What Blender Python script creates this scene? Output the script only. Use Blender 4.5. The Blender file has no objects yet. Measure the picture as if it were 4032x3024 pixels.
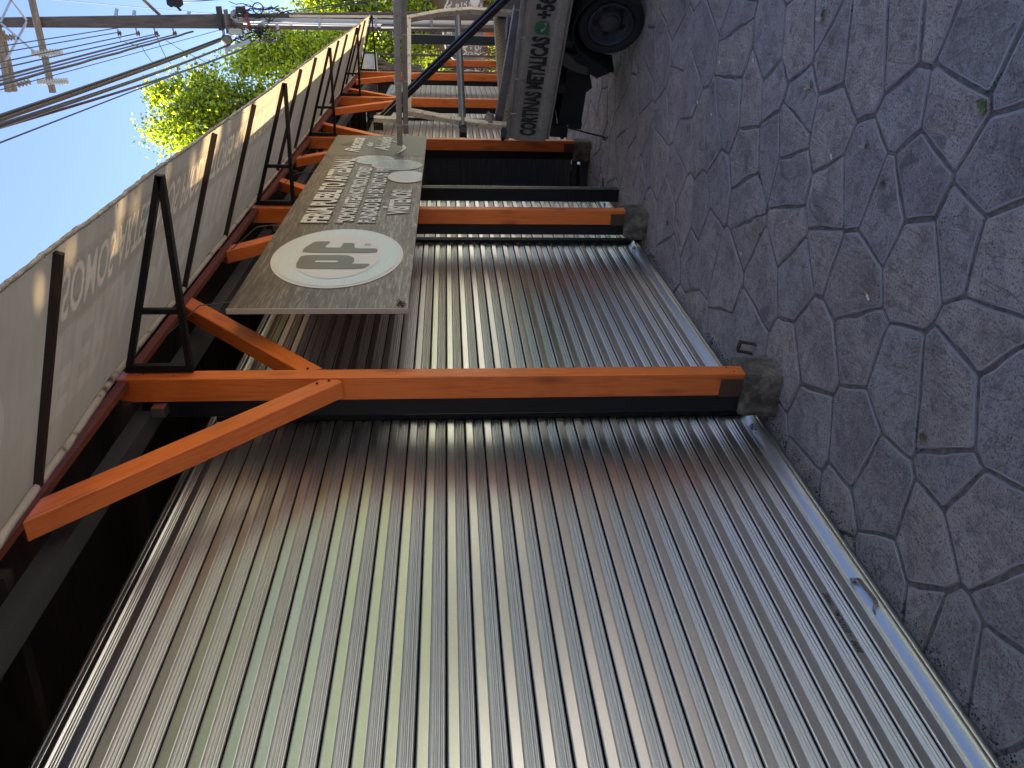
import bpy, math, random
from mathutils import Vector, Matrix, noise
import numpy as np
R_ = math.radians
random.seed(7)
sc = bpy.context.scene
COL = sc.collection

# ------------------------------------------------------------------ camera (phone held sideways: the picture is rolled 90 degrees)
F = 3090.; TH, PS, RO = R_(4.5), R_(28.0), R_(-0.6); H = 1.6
fw = Vector((-math.sin(PS)*math.cos(TH), math.cos(PS)*math.cos(TH), -math.sin(TH)))
Rv0 = Vector((math.cos(PS), math.sin(PS), 0)); Uv0 = Rv0.cross(fw)
Rv = Rv0*math.cos(RO) + Uv0*math.sin(RO); Uv = -Rv0*math.sin(RO) + Uv0*math.cos(RO)
CP = Vector((0, 0, H))
cd = bpy.data.cameras.new('camera'); cam = bpy.data.objects.new('camera', cd); COL.objects.link(cam)
cd.sensor_width = 36; cd.lens = F/4032*36; cd.clip_start = .05; cd.clip_end = 500
X = -Uv; Y = Rv; Z = -fw
cam.matrix_world = Matrix(((X.x, Y.x, Z.x, 0), (X.y, Y.y, Z.y, 0), (X.z, Y.z, Z.z, H), (0, 0, 0, 1)))
sc.camera = cam
# ------------------------------------------------------------------ sky, sun, exposure
SUN_EL, SUN_AZ = R_(54), math.atan2(.38, -.92)      # direction to the sun: behind the shops, a little ahead
w = bpy.data.worlds.new('World'); sc.world = w; w.use_nodes = True
nt = w.node_tree; bg = nt.nodes['Background']; sky = nt.nodes.new('ShaderNodeTexSky')
sky.sky_type = 'NISHITA'; sky.sun_disc = False; sky.sun_elevation = SUN_EL
sky.sun_rotation = R_(90) - SUN_AZ; sky.air_density = 1.0; sky.dust_density = .35; sky.ozone_density = 2.2
tn = nt.nodes.new('ShaderNodeMixRGB'); tn.blend_type = 'MULTIPLY'; tn.inputs[0].default_value = 1; tn.inputs[2].default_value = (.95, .93, 1.03, 1)
nt.links.new(sky.outputs[0], tn.inputs[1]); nt.links.new(tn.outputs[0], bg.inputs[0]); bg.inputs[1].default_value = .07
sd = bpy.data.lights.new('sun', 'SUN'); sd.energy = 5.0; sd.angle = R_(.5); sd.color = (1, .93, .82)
sun = bpy.data.objects.new('sun', sd); COL.objects.link(sun)
sdir = Vector((math.cos(SUN_EL)*math.cos(SUN_AZ), math.cos(SUN_EL)*math.sin(SUN_AZ), math.sin(SUN_EL)))
sun.rotation_euler = sdir.to_track_quat('Z', 'Y').to_euler()
sc.view_settings.view_transform = 'Standard'; sc.view_settings.look = 'None'
sc.view_settings.exposure = 1.88; sc.view_settings.gamma = 1
sc.cycles.max_bounces = 8; sc.cycles.diffuse_bounces = 4; sc.cycles.glossy_bounces = 4
sc.cycles.transparent_max_bounces = 8; sc.cycles.use_denoising = True
sc.cycles.sample_clamp_indirect = 6

# photograph pixel (4032 x 3024) -> point on a real plane of the place
def ray(px, py): return fw + Rv*((1512-py)/F) + Uv*((2016-px)/F)
def atx(px, py, x): d = ray(px, py); return CP + d*(x/d.x)
def aty(px, py, y): d = ray(px, py); return CP + d*(y/d.y)
def atz(px, py, z=0.): d = ray(px, py); return CP + d*((z-H)/d.z)
def atD(px, py, D): return CP + ray(px, py)*D

# ------------------------------------------------------------------ mesh helpers
class MB:
    def __init__(s): s.v = []; s.f = []; s.m = []; s.uv = None
    def add(s, vs, fs, mi=0):
        b = len(s.v); s.v += [Vector(v) for v in vs]
        for f in fs: s.f.append([b+i for i in f]); s.m.append(mi)
        return s
    def box(s, a, b, mi=0):
        x0, y0, z0 = a; x1, y1, z1 = b
        return s.add([(x0,y0,z0),(x1,y0,z0),(x1,y1,z0),(x0,y1,z0),(x0,y0,z1),(x1,y0,z1),(x1,y1,z1),(x0,y1,z1)],
                     [(0,3,2,1),(4,5,6,7),(0,1,5,4),(1,2,6,5),(2,3,7,6),(3,0,4,7)], mi)
    def bar(s, p, q, w_, h_, up=(0,0,1), ch=0., mi=0):
        p = Vector(p); q = Vector(q); d = (q-p).normalized(); up = Vector(up)
        a = d.cross(up).normalized(); b = a.cross(d)
        W, Hh = w_/2, h_/2
        if ch > 0: sec = [(-W,-Hh+ch),(-W+ch,-Hh),(W-ch,-Hh),(W,-Hh+ch),(W,Hh-ch),(W-ch,Hh),(-W+ch,Hh),(-W,Hh-ch)]
        else: sec = [(-W,-Hh),(W,-Hh),(W,Hh),(-W,Hh)]
        n = len(sec)
        vs = [p+a*x+b*y for x, y in sec] + [q+a*x+b*y for x, y in sec]
        fs = [(i, (i+1) % n, n+(i+1) % n, n+i) for i in range(n)] + [tuple(range(n))[::-1], tuple(range(n, 2*n))]
        return s.add(vs, fs, mi)
    def tube(s, pts, r, n=6, caps=True, mi=0):
        pts = [Vector(p) for p in pts]; rr = r if isinstance(r, (list, tuple)) else [r]*len(pts)
        vs = []; fs = []; prev = None
        for i, p in enumerate(pts):
            d = (pts[min(i+1, len(pts)-1)] - pts[max(i-1, 0)]).normalized()
            if prev is None:
                a = d.cross(Vector((0, 0, 1)) if abs(d.z) < .9 else Vector((1, 0, 0))).normalized()
            else: a = (prev - d*prev.dot(d)).normalized()
            prev = a; b = d.cross(a)
            for k in range(n):
                t = 2*math.pi*k/n; vs.append(p + a*(rr[i]*math.cos(t)) + b*(rr[i]*math.sin(t)))
        for i in range(len(pts)-1):
            for k in range(n):
                k2 = (k+1) % n; fs.append((i*n+k, i*n+k2, (i+1)*n+k2, (i+1)*n+k))
        if caps: fs += [tuple(range(n))[::-1], tuple(range((len(pts)-1)*n, len(pts)*n))]
        return s.add(vs, fs, mi)
    def lathe(s, c, ax, prof, n=32, mi=0):   # prof: (radius, along axis)
        c = Vector(c); ax = Vector(ax).normalized()
        a = ax.cross(Vector((0, 0, 1)) if abs(ax.z) < .9 else Vector((1, 0, 0))).normalized(); b = ax.cross(a)
        vs = []; fs = []
        for r, h in prof:
            for k in range(n):
                t = 2*math.pi*k/n; vs.append(c + ax*h + a*(r*math.cos(t)) + b*(r*math.sin(t)))
        for i in range(len(prof)-1):
            for k in range(n):
                k2 = (k+1) % n; fs.append((i*n+k, i*n+k2, (i+1)*n+k2, (i+1)*n+k))
        return s.add(vs, fs, mi)
    def sweep(s, prof, y0, y1, seg=1, wob=0., seed=0, sgn=1):   # prof: (x, z) points swept along y
        vs = []; fs = []; n = len(prof)
        for j in range(seg+1):
            y = y0 + (y1-y0)*j/seg
            for x, z in prof:
                dx = wob*noise.noise(Vector((y*1.7, z*4.0+seed*9.1, seed))) if wob else 0
                vs.append((x+dx, y, z))
        for j in range(seg):
            for i in range(n-1): fs.append((j*n+i, j*n+i+1, (j+1)*n+i+1, (j+1)*n+i))
        return s.add(vs, fs)

def tri_prism(mb, pts, d, mi=0):   # polygon extruded by the vector d
    n = len(pts); d = Vector(d); P = [Vector(p) for p in pts]
    mb.add(P + [p+d for p in P], [tuple(range(n))[::-1], tuple(range(n, 2*n))] + [(i, (i+1) % n, n+(i+1) % n, n+i) for i in range(n)], mi)
    return mb

WM = {}
def setp(o, label=None, cat=None, group=None, kind=None):
    if label: o['label'] = label
    if cat: o['category'] = cat
    if group: o['group'] = group
    if kind: o['kind'] = kind
    return o
def empty(name, loc, **k):
    o = bpy.data.objects.new(name, None); COL.objects.link(o); o.empty_display_size = .2
    o.location = loc; WM[o] = Matrix.Translation(Vector(loc)); return setp(o, **k)
def link(o, M, parent):
    COL.objects.link(o); WM[o] = M
    if parent is not None: o.parent = parent; o.matrix_basis = WM[parent].inverted() @ M
    else: o.matrix_basis = M
def obj(name, mb, mat, parent=None, smooth=False, M=None, **k):
    mats = mat if isinstance(mat, list) else [mat]
    if M is None:
        lo = Vector([min(v[i] for v in mb.v) for i in range(3)]); hi = Vector([max(v[i] for v in mb.v) for i in range(3)])
        M = Matrix.Translation(Vector(((lo.x+hi.x)/2, (lo.y+hi.y)/2, lo.z)))
        inv = M.inverted(); vs = [inv @ v for v in mb.v]
    else: vs = mb.v
    me = bpy.data.meshes.new(name); me.from_pydata([tuple(v) for v in vs], [], mb.f); me.update()
    for m in mats: me.materials.append(m)
    if len(mats) > 1: me.polygons.foreach_set('material_index', mb.m)
    if smooth: me.polygons.foreach_set('use_smooth', [True]*len(me.polygons))
    if smooth == 'auto':
        try: me.set_sharp_from_angle(angle=R_(35))
        except Exception: pass
    o = bpy.data.objects.new(name, me); link(o, M, parent); return setp(o, **k)
def frame_matrix(p, q, up):
    d = (Vector(q)-Vector(p)).normalized(); up = Vector(up); a = up.cross(d).normalized(); b = d.cross(a)
    return Matrix(((a.x, b.x, d.x, p[0]), (a.y, b.y, d.y, p[1]), (a.z, b.z, d.z, p[2]), (0, 0, 0, 1)))
def beam(name, p, q, w_, h_, mat, parent=None, up=(0, 0, 1), ch=.004, **k):
    """timber or steel bar with its own lengthwise frame, so that the grain follows it"""
    M = frame_matrix(p, q, up); L = (Vector(q)-Vector(p)).length
    mb = MB(); mb.bar((0, 0, 0), (0, 0, L), h_, w_, (1, 0, 0), ch)
    mb.v = [v for v in mb.v]
    return obj(name, mb, mat, parent, M=M, **k)
def copy_tree(o, parent=None, T=Matrix.Identity(4)):
    c = o.copy(); COL.objects.link(c)
    WM[c] = T @ WM[o]
    if parent is not None: c.parent = parent; c.matrix_basis = WM[parent].inverted() @ WM[c]
    else: c.matrix_basis = WM[c]
    for ch in [x for x in WM if x.parent == o]: copy_tree(ch, c, T)
    return c

def text_mesh(txt, O, ax, upv, size, cond=1., width=None, bold=0., shear=0., lift=.0015):
    """flat lettering on the plane (ax, upv) starting at O; width squeezes the line to that length"""
    cu = bpy.data.curves.new('t', 'FONT'); cu.body = txt; cu.size = 1; cu.offset = bold; cu.shear = shear; cu.resolution_u = 3
    to = bpy.data.objects.new('t', cu); COL.objects.link(to)
    dg = bpy.context.evaluated_depsgraph_get(); me = bpy.data.meshes.new_from_object(to.evaluated_get(dg))
    mb = MB(); vs = [v.co.copy() for v in me.vertices]
    if vs:
        x0 = min(v.x for v in vs); x1 = max(v.x for v in vs)
        k = (width/(x1-x0)) if width else size*cond
        ax = Vector(ax).normalized(); upv = Vector(upv).normalized(); nn = ax.cross(upv)
        mb.add([Vector(O) + ax*((v.x-x0)*k) + upv*(v.y*size/.73) + nn*lift for v in vs], [tuple(p.vertices) for p in me.polygons])
    bpy.data.objects.remove(to); bpy.data.curves.remove(cu); bpy.data.meshes.remove(me)
    return mb
def merge(*mbs):
    r = MB()
    for m in mbs:
        b = len(r.v); r.v += m.v; r.f += [[b+i for i in f] for f in m.f]; r.m += m.m
    return r

# ------------------------------------------------------------------ materials
def mat(name, col=(.5, .5, .5), rough=.6, metal=0., spec=.5):
    m = bpy.data.materials.new(name); m.use_nodes = True; b = m.node_tree.nodes['Principled BSDF']
    b.inputs['Base Color'].default_value = (*col, 1); b.inputs['Roughness'].default_value = rough
    b.inputs['Metallic'].default_value = metal; b.inputs['Specular IOR Level'].default_value = spec
    return m
class NT:
    def __init__(s, m): s.m = m; s.t = m.node_tree; s.b = s.t.nodes['Principled BSDF']
    def n(s, ty, **k):
        x = s.t.nodes.new(ty)
        for a, v in k.items():
            if a.startswith('i_'):
                key = a[2:]; key = int(key) if key.isdigit() else key.replace('_', ' ')
                x.inputs[key].default_value = v
            else: setattr(x, a, v)
        return x
    def l(s, a, b): s.t.links.new(a, b)
    def coord(s, scale=(1, 1, 1), which='Object', rot=(0, 0, 0)):
        c = s.n('ShaderNodeTexCoord'); mp = s.n('ShaderNodeMapping'); mp.inputs['Scale'].default_value = scale
        mp.inputs['Rotation'].default_value = rot
        s.l(c.outputs[which], mp.inputs[0]); return mp.outputs[0]
    def noise(s, vec, scale, detail=4, rough=.55, dist=0.):
        x = s.n('ShaderNodeTexNoise'); x.inputs['Scale'].default_value = scale; x.inputs['Detail'].default_value = detail
        x.inputs['Roughness'].default_value = rough; x.inputs['Distortion'].default_value = dist
        if vec is not None: s.l(vec, x.inputs['Vector'])
        return x.outputs['Fac']
    def ramp(s, fac, stops):
        r = s.n('ShaderNodeValToRGB'); e = r.color_ramp.elements
        while len(e) < len(stops): e.new(.5)
        for i, (p, c) in enumerate(stops): e[i].position = p; e[i].color = (*c, 1) if len(c) == 3 else c
        s.l(fac, r.inputs[0]); return r.outputs[0]
    def mix(s, fac, a, b, mode='MIX'):
        x = s.n('ShaderNodeMixRGB', blend_type=mode)
        for i, v in ((0, fac), (1, a), (2, b)):
            if hasattr(v, 'is_linked') or isinstance(v, bpy.types.NodeSocket): s.l(v, x.inputs[i])
            elif isinstance(v, (int, float)): x.inputs[i].default_value = v
            else: x.inputs[i].default_value = (*v, 1)
        return x.outputs[0]
    def math(s, op, a, b=None):
        x = s.n('ShaderNodeMath', operation=op)
        for i, v in ((0, a), (1, b)):
            if v is None: continue
            if isinstance(v, (int, float)): x.inputs[i].default_value = v
            else: s.l(v, x.inputs[i])
        return x.outputs[0]
    def bump(s, h, strength=.3, dist=.01):
        x = s.n('ShaderNodeBump'); x.inputs['Strength'].default_value = strength; x.inputs['Distance'].default_value = dist
        s.l(h, x.inputs['Height']); s.l(x.outputs[0], s.b.inputs['Normal'])
    def col(s, c): s.l(c, s.b.inputs['Base Color'])
    def rough(s, c): s.l(c, s.b.inputs['Roughness'])

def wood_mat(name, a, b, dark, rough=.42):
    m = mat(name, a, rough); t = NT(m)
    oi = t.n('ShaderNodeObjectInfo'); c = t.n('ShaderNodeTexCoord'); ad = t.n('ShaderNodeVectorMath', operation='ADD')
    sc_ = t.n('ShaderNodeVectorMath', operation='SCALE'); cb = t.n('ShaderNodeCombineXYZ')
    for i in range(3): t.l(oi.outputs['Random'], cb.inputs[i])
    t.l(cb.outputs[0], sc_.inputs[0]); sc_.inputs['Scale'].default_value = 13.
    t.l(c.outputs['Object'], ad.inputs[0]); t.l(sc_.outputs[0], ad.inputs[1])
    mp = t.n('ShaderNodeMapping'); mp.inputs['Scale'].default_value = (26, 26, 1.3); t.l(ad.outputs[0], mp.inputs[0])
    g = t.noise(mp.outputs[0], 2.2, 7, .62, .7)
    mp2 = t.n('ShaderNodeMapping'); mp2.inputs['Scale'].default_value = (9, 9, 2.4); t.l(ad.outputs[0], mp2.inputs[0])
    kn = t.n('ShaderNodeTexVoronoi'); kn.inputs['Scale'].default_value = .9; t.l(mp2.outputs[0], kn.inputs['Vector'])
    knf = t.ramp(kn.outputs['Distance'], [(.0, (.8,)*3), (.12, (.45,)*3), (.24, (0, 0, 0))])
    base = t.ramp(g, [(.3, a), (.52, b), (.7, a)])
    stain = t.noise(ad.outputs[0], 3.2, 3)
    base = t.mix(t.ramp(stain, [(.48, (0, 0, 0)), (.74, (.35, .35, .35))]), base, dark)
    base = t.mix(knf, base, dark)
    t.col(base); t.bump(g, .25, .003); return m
M_wood = wood_mat('stained_pine', (.56, .105, .016), (.74, .175, .026), (.22, .036, .010))
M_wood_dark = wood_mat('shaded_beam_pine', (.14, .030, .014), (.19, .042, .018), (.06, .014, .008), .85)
M_wood_pale = wood_mat('pale_board', (.62, .50, .34), (.72, .60, .44), (.35, .25, .15))

def galv(name, base=(.70, .70, .70), r0=.285, r1=.345, bs=.02):
    m = mat(name, base, .3, 1.); t = NT(m); v = t.coord()
    sp = t.n('ShaderNodeTexVoronoi'); sp.inputs['Scale'].default_value = 95; t.l(v, sp.inputs['Vector'])
    n1 = t.noise(v, 160, 4); n2 = t.noise(t.coord((1, .35, 3)), 3.0, 4)
    bw = t.n('ShaderNodeRGBToBW'); t.l(sp.outputs['Color'], bw.inputs[0])
    f = t.mix(.5, bw.outputs[0], n1)
    t.rough(t.mix(f, (r0,)*3, (r1,)*3))
    c = t.mix(n2, tuple(x*.80 for x in base), tuple(min(1, x*1.18) for x in base)); c = t.mix(t.ramp(bw.outputs[0], [(.2, (.3,)*3), (.8, (0, 0, 0))]), c, tuple(x*.86 for x in base)); c = t.mix(t.ramp(t.noise(v, 70, 5, .8, 2.), [(.62, (0, 0, 0)), (.72, (.3,)*3)]), c, (.85, .85, .84)); t.col(t.mix(t.ramp(n1, [(.70, (0, 0, 0)), (.84, (.2, .2, .2))]), c, (.40, .40, .39)))
    t.bump(t.mix(.6, n2, bw.outputs[0]), bs, .001); return m
M_galv = galv('galvanised_steel')
M_galv_bar = galv('galvanised_bar', (.56, .57, .585), .34, .46, .02)
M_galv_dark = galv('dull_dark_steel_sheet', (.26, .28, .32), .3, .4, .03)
M_galv_old = galv('weathered_steel_slats', (.52, .50, .49), .3, .42, .03)
M_black = mat('black_painted_steel', (.006, .006, .007), .5, 0, .3); t = NT(M_black); t.bump(t.noise(t.coord(), 60, 3), .08, .002)
M_blackrust = mat('black_brown_steel', (.02, .012, .009), .55)
M_dark = mat('dark_interior_boarding', (.03, .022, .018), .85); t = NT(M_dark)
t.col(t.ramp(t.noise(t.coord((1, 6, 6)), 3, 4), [(.3, (.018, .013, .011)), (.7, (.045, .028, .022))]))
M_ribband = M_dark

# concrete footing
M_conc = mat('rough_concrete', (.2, .18, .15), .9); t = NT(M_conc); v = t.coord()
n1 = t.noise(v, 9, 9, .75); n2 = t.noise(v, 55, 5, .7)
t.col(t.ramp(n1, [(.36, (.035, .030, .026)), (.5, (.11, .093, .075)), (.66, (.27, .23, .18))])); t.bump(t.mix(.5, n1, n2), .9, .02)

# stamped concrete flagstones
M_stone = mat('stamped_concrete', (.16, .16, .19), .62, 0, .45); t = NT(M_stone); v = t.coord(which='Object')
n1 = t.noise(v, 3.4, 8, .68, .3); n2 = t.noise(v, 55, 6, .75); n3 = t.noise(v, 9, 7, .7, 1.2); n4 = t.noise(t.coord((22, 2.2, 1)), 1.6, 6, .65, .5)
c = t.ramp(n1, [(.33, (.27, .222, .205)), (.5, (.42, .352, .328)), (.66, (.54, .462, .432))])
c = t.mix(t.ramp(n2, [(.47, (0, 0, 0)), (.62, (.5, .5, .5))]), c, (.60, .54, .52))
n5 = t.noise(t.coord((1.3, .8, 1)), 4.2, 5, .55, 1.1)
c = t.mix(t.ramp(n5, [(.36, (0, 0, 0)), (.373, (.55,)*3), (.385, (0, 0, 0)), (.467, (0, 0, 0)), (.478, (.5,)*3), (.49, (0, 0, 0)), (.565, (0, 0, 0)), (.578, (.55,)*3), (.59, (0, 0, 0))]), c, (.52, .47, .45))
c = t.mix(t.ramp(n5, [(.33, (.55,)*3), (.372, (0, 0, 0))]), c, (.11, .10, .105))
c = t.mix(t.ramp(t.noise(v, 7, 5, .7), [(.56, (0, 0, 0)), (.78, (.55, .55, .55))]), c, (.150, .125, .10))
c = t.mix(t.ramp(t.noise(v, 120, 3, .6), [(.34, (.9, .9, .9)), (.47, (0, 0, 0))]), c, (.09, .078, .078))
c = t.mix(t.ramp(t.noise(v, 16, 7, .75, .5), [(.36, (.7,)*3), (.5, (0, 0, 0))]), c, (.16, .135, .13))
an = t.n('ShaderNodeAttribute', attribute_name='stone').outputs['Fac']
c = t.mix(1., c, t.ramp(an, [(0, (.80, .80, .83)), (.35, (.95, .96, .97)), (.6, (1.05, 1.02, 1.)), (.85, (1.16, 1.11, 1.06)), (1, (.90, .86, .82))]), 'MULTIPLY')
t.col(c); t.rough(t.ramp(n3, [(.3, (.42,)*3), (.7, (.68,)*3)]))
led = t.n('ShaderNodeValToRGB'); e = led.color_ramp.elements; e[0].position = .36; e[0].color = (0, 0, 0, 1); e[1].position = .66; e[1].color = (1, 1, 1, 1)
for p_, q_ in ((.375, .22), (.47, .26), (.482, .48), (.565, .52), (.58, .78)): x_ = e.new(p_); x_.color = (q_, q_, q_, 1)
t.l(n5, led.inputs[0])
t.bump(t.math('ADD', t.math('ADD', t.math('MULTIPLY', led.outputs[0], .95), t.math('MULTIPLY', n2, .5)), t.math('ADD', t.math('MULTIPLY', n4, t.math('MULTIPLY', t.math('GREATER_THAN', an, .45), .95)), t.math('MULTIPLY', n3, .25))), 1., .022)
M_grout = mat('joint_dirt', (.075, .065, .055), .95); t = NT(M_grout); v = t.coord()
t.col(t.ramp(t.noise(v, 30, 6, .7), [(.3, (.09, .072, .062)), (.52, (.19, .158, .14)), (.72, (.31, .25, .18))])); t.bump(t.noise(v, 90, 4), .8, .01)

# ------------------------------------------------------------------ ground: one big sheet, then the stamped flagstone walkway
M_earth = mat('asphalt_and_earth', (.09, .085, .08), .95); t = NT(M_earth); v = t.coord()
t.col(t.ramp(t.noise(v, .8, 8, .65), [(.3, (.10, .095, .09)), (.7, (.20, .185, .165))])); t.bump(t.noise(v, 30, 5), .5, .02)
g = MB(); g.add([(-120, -120, -.03), (120, -120, -.03), (120, 160, -.03), (-120, 160, -.03)], [(0, 1, 2, 3)])
obj('ground', g, M_earth, kind='structure')

def clip(poly, p, q, wt=0.):      # keep the side of the (weighted) bisector nearer p
    nx, ny = q[0]-p[0], q[1]-p[1]; L2 = nx*nx+ny*ny; f = .5+wt/(2*L2); f = min(.8, max(.2, f)); mx, my = p[0]+nx*f, p[1]+ny*f; out = []
    for i in range(len(poly)):
        a = poly[i]; b = poly[(i+1) % len(poly)]
        da = (a[0]-mx)*nx+(a[1]-my)*ny; db = (b[0]-mx)*nx+(b[1]-my)*ny
        if da <= 0: out.append(a)
        if da*db < 0: tt = da/(da-db); out.append((a[0]+(b[0]-a[0])*tt, a[1]+(b[1]-a[1])*tt))
    return out
zc = [(495,230),(680,120),(670,300),(860,220),(1010,150),(1110,60),(1190,330),(1380,280),(1560,180),(1720,100),(1960,280),(2130,400),(1590,570),(1850,560),(870,440),(750,500),
      (640,550),(1010,620),(1160,700),(990,690),(860,780),(720,850),(550,700),(400,760),(1170,1050),(980,920),(1330,980),(1450,1120),(1650,950),(2080,900),(1900,1250),
      (1620,1380),(960,1230),(720,1080),(720,1230),(580,1000),(480,1150),(990,1450),(1290,1480),(440,1350),(620,1480),(800,1500),(2100,1330),(520,1300),(1150,1300)]
dc = [(2050,880),(2120,740),(2060,1000),(1890,1060),(1990,1190),(2130,1150),(2060,1400),(1900,1240),(2180,1300),(1750,920),(1840,960),(1940,850),(1700,800),(2170,900),(2150,1480),(2000,1320)]
seeds = [tuple(atz(2400+x*.7378, y*.7378)[:2]) for x, y in zc] + [tuple(atz(x*1.8228, y*1.8228)[:2]) for x, y in dc]
rg = random.Random(3)
WX0, WX1, WY0, WY1 = -5.2, 4.2, -3.0, 19.0
tries = 0
while tries < 26000 and len(seeds) < 1300:
    tries += 1
    p = (rg.uniform(WX0, WX1), rg.uniform(WY0, WY1)); r = rg.choice((.22, .28, .34, .42))
    if all(((p[0]-q[0])*1.12)**2 + ((p[1]-q[1])*.85)**2 > r*r for q in seeds): seeds.append(p)
wts = [rg.uniform(-.014, .014) for _ in seeds]
grid = {}
for i, p in enumerate(seeds): grid.setdefault((int(p[0]//.8), int(p[1]//.8)), []).append(i)
gm = MB(); tints = []
for i, p in enumerate(seeds):
    poly = [(p[0]-1, p[1]-1), (p[0]+1, p[1]-1), (p[0]+1, p[1]+1), (p[0]-1, p[1]+1)]
    cx, cy = int(p[0]//.8), int(p[1]//.8)
    for a in range(-2, 3):
        for b in range(-2, 3):
            for j in grid.get((cx+a, cy+b), []):
                if j != i and len(poly) > 2: poly = clip(poly, p, seeds[j], wts[i]-wts[j])
    if len(poly) < 3: continue
    # subdivide the outline and wobble it a little, round the corners
    out = []
    for k in range(len(poly)):
        a = Vector(poly[k]); b = Vector(poly[(k+1) % len(poly)]); L = (b-a).length
        if L < .03: continue
        ns = max(3, int(L/.045))
        for s_ in range(ns):
            f = .035+.93*s_/(ns-1); out.append(a.lerp(b, f))
    if len(out) < 4: continue
    c0 = sum(out, Vector((0, 0)))/len(out)
    def inset(d, z, wob=.006):
        res = []
        for q in out:
            w_ = noise.noise(Vector((q.x*9, q.y*9, 1.3)))*wob*1.6
            v_ = q-c0; L = max(v_.length, 1e-4); q2 = c0 + v_*max(.2, (L-d-.4*abs(w_))/L); q2 += Vector((w_, w_*.6))
            res.append((q2.x, q2.y, z))
        return res
    near = p[1] < 9.5 and p[0] > -2.6 and p[0] < 1.5
    tilt = (rg.uniform(-.006, .006), rg.uniform(-.006, .006)); dz = rg.uniform(-.0015, .0015)
    def top(P, e=0): return [(x, y, z + e + dz + tilt[0]*(x-c0.x) + tilt[1]*(y-c0.y)) for x, y, z in P]
    n = len(out)
    gw_ = .0055+.007*rg.random(); rings = [inset(gw_-.002, -.012), top(inset(gw_+.0006, -.0040)), top(inset(gw_+.0032, -.0008)), top(inset(gw_+.010, .0))]
    if near:
        for d in (.055, .10): rings.append(top(inset(d, .0)))
        tx = rg.random()
        for k in (4, 5):
            rings[k] = [(x, y, z + .0018*noise.noise(Vector((x*(22 if tx < .45 else 7), y*(3 if tx < .45 else 7), i)))) for x, y, z in rings[k]]
    vs = [v_ for r_ in rings for v_ in r_] + [(c0.x, c0.y, rings[-1][0][2])]
    fs = []
    for k in range(len(rings)-1):
        for a in range(n): b = (a+1) % n; fs.append((k*n+a, k*n+b, (k+1)*n+b, (k+1)*n+a))
    k = len(rings)-1
    for a in range(n): fs.append((k*n+a, k*n+(a+1) % n, len(vs)-1))
    gm.add(vs, fs, 0); tints += [rg.random()]*len(vs)
    for q_ in range(2*n): gm.m[-len(fs)+n+q_] = 2
gm.add([(WX0-.3, WY0-.3, -.0075), (WX1+.3, WY0-.3, -.0075), (WX1+.3, WY1+.3, -.0075), (WX0-.3, WY1+.3, -.0075)], [(0, 1, 2, 3)], 1)
M_rim = mat('worn_stone_edge', (.36, .31, .30), .7); NT(M_rim).col(NT(M_rim).ramp(NT(M_rim).noise(None, 40, 4), [(.35, (.24, .20, .19)), (.65, (.44, .39, .375))]))
tints += [.5]*(len(gm.v)-len(tints))
pv = obj('pavement', gm, [M_stone, M_grout, M_rim], M=Matrix.Identity(4), smooth='auto', kind='structure')
at_ = pv.data.attributes.new('stone', 'FLOAT', 'POINT'); at_.data.foreach_set('value', np.array(tints, np.float32))

# ------------------------------------------------------------------ the row of market stalls
XF = -1.69                                   # street face of the timber posts
PY = [-2.54, .38, 3.26, 6.12, 8.95, 11.97, 15.0]  # near edge of each post
M_shoe = mat('brown_steel_shoe', (.07, .03, .018), .6)
bld = empty('market_building', (-3.2, 6.2, 0), label='long row of market stalls with orange stained timber posts and closed steel shutters', cat='building')
def ztop(y): return 3.085 + .0052*(y-3.3)
for i, y in enumerate(PY):
    o = beam('post', (XF-.06, y+.0425, .185), (XF-.06, y+.0425, ztop(y)+.02), .12, .085, M_wood, bld, up=(0, 1, 0))
    sh = MB(); sh.box((XF-.124, y-.004, .186), (XF-.03, y+.0895, .30)); obj('post_shoe', sh, M_shoe, bld)
    # rough footing
    fm = MB(); rgi = random.Random(i+5)
    nx, nz = 14, 7
    cx_, cy_ = XF-.115+rgi.uniform(-.008, .008), y+.095
    hx, hy, hz = .104, .108+.02*rgi.random(), .19
    vs = []; fs = []
    for a in range(nz+1):
        f = a/nz; z = -.02 + (hz+.02)*min(1, f/.86); sh_ = 1.10-.10*f if f < .85 else .95-.8*((f-.85)/.15)**2
        for k in range(32):
            t_ = 2*math.pi*k/32; cx2, sy2 = math.cos(t_), math.sin(t_); q = max(abs(cx2), abs(sy2))**.95
            x = cx_+hx*cx2/q*sh_; yy = cy_+hy*sy2/q*sh_
            nn = noise.noise(Vector((x*9, yy*9, z*9+i*3)))*.02 + noise.noise(Vector((x*26, yy*26, z*26)))*.010
            vs.append((x+cx2*nn, yy+sy2*nn, z + (nn*.5 if a > 3 else 0)))
    for a in range(nz):
        for k in range(32): k2 = (k+1) % 32; fs.append((a*32+k, a*32+k2, (a+1)*32+k2, (a+1)*32+k))
    fm.add(vs, fs); obj('footing', fm, M_conc, bld, smooth=True)
    if i >= 1:     # braces in the post plane, reaching up to the beam
        if i < 7: beam('brace', (XF-.052, y+.008, 2.13), (XF-.052, y-.99, ztop(y)-.005), .095, .085, M_wood, bld, up=(1, 0, 0))
        if i < 6: beam('brace', (XF-.052, y+.09, 2.24), (XF-.052, y+1.0, ztop(y)+.01), .095, .085, M_wood, bld, up=(1, 0, 0))
    cb = MB(); cb.box((-1.895, y+.01, 0), (-1.815, y+.17, 3.02)); obj('steel_column', cb, M_black, bld)
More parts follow.
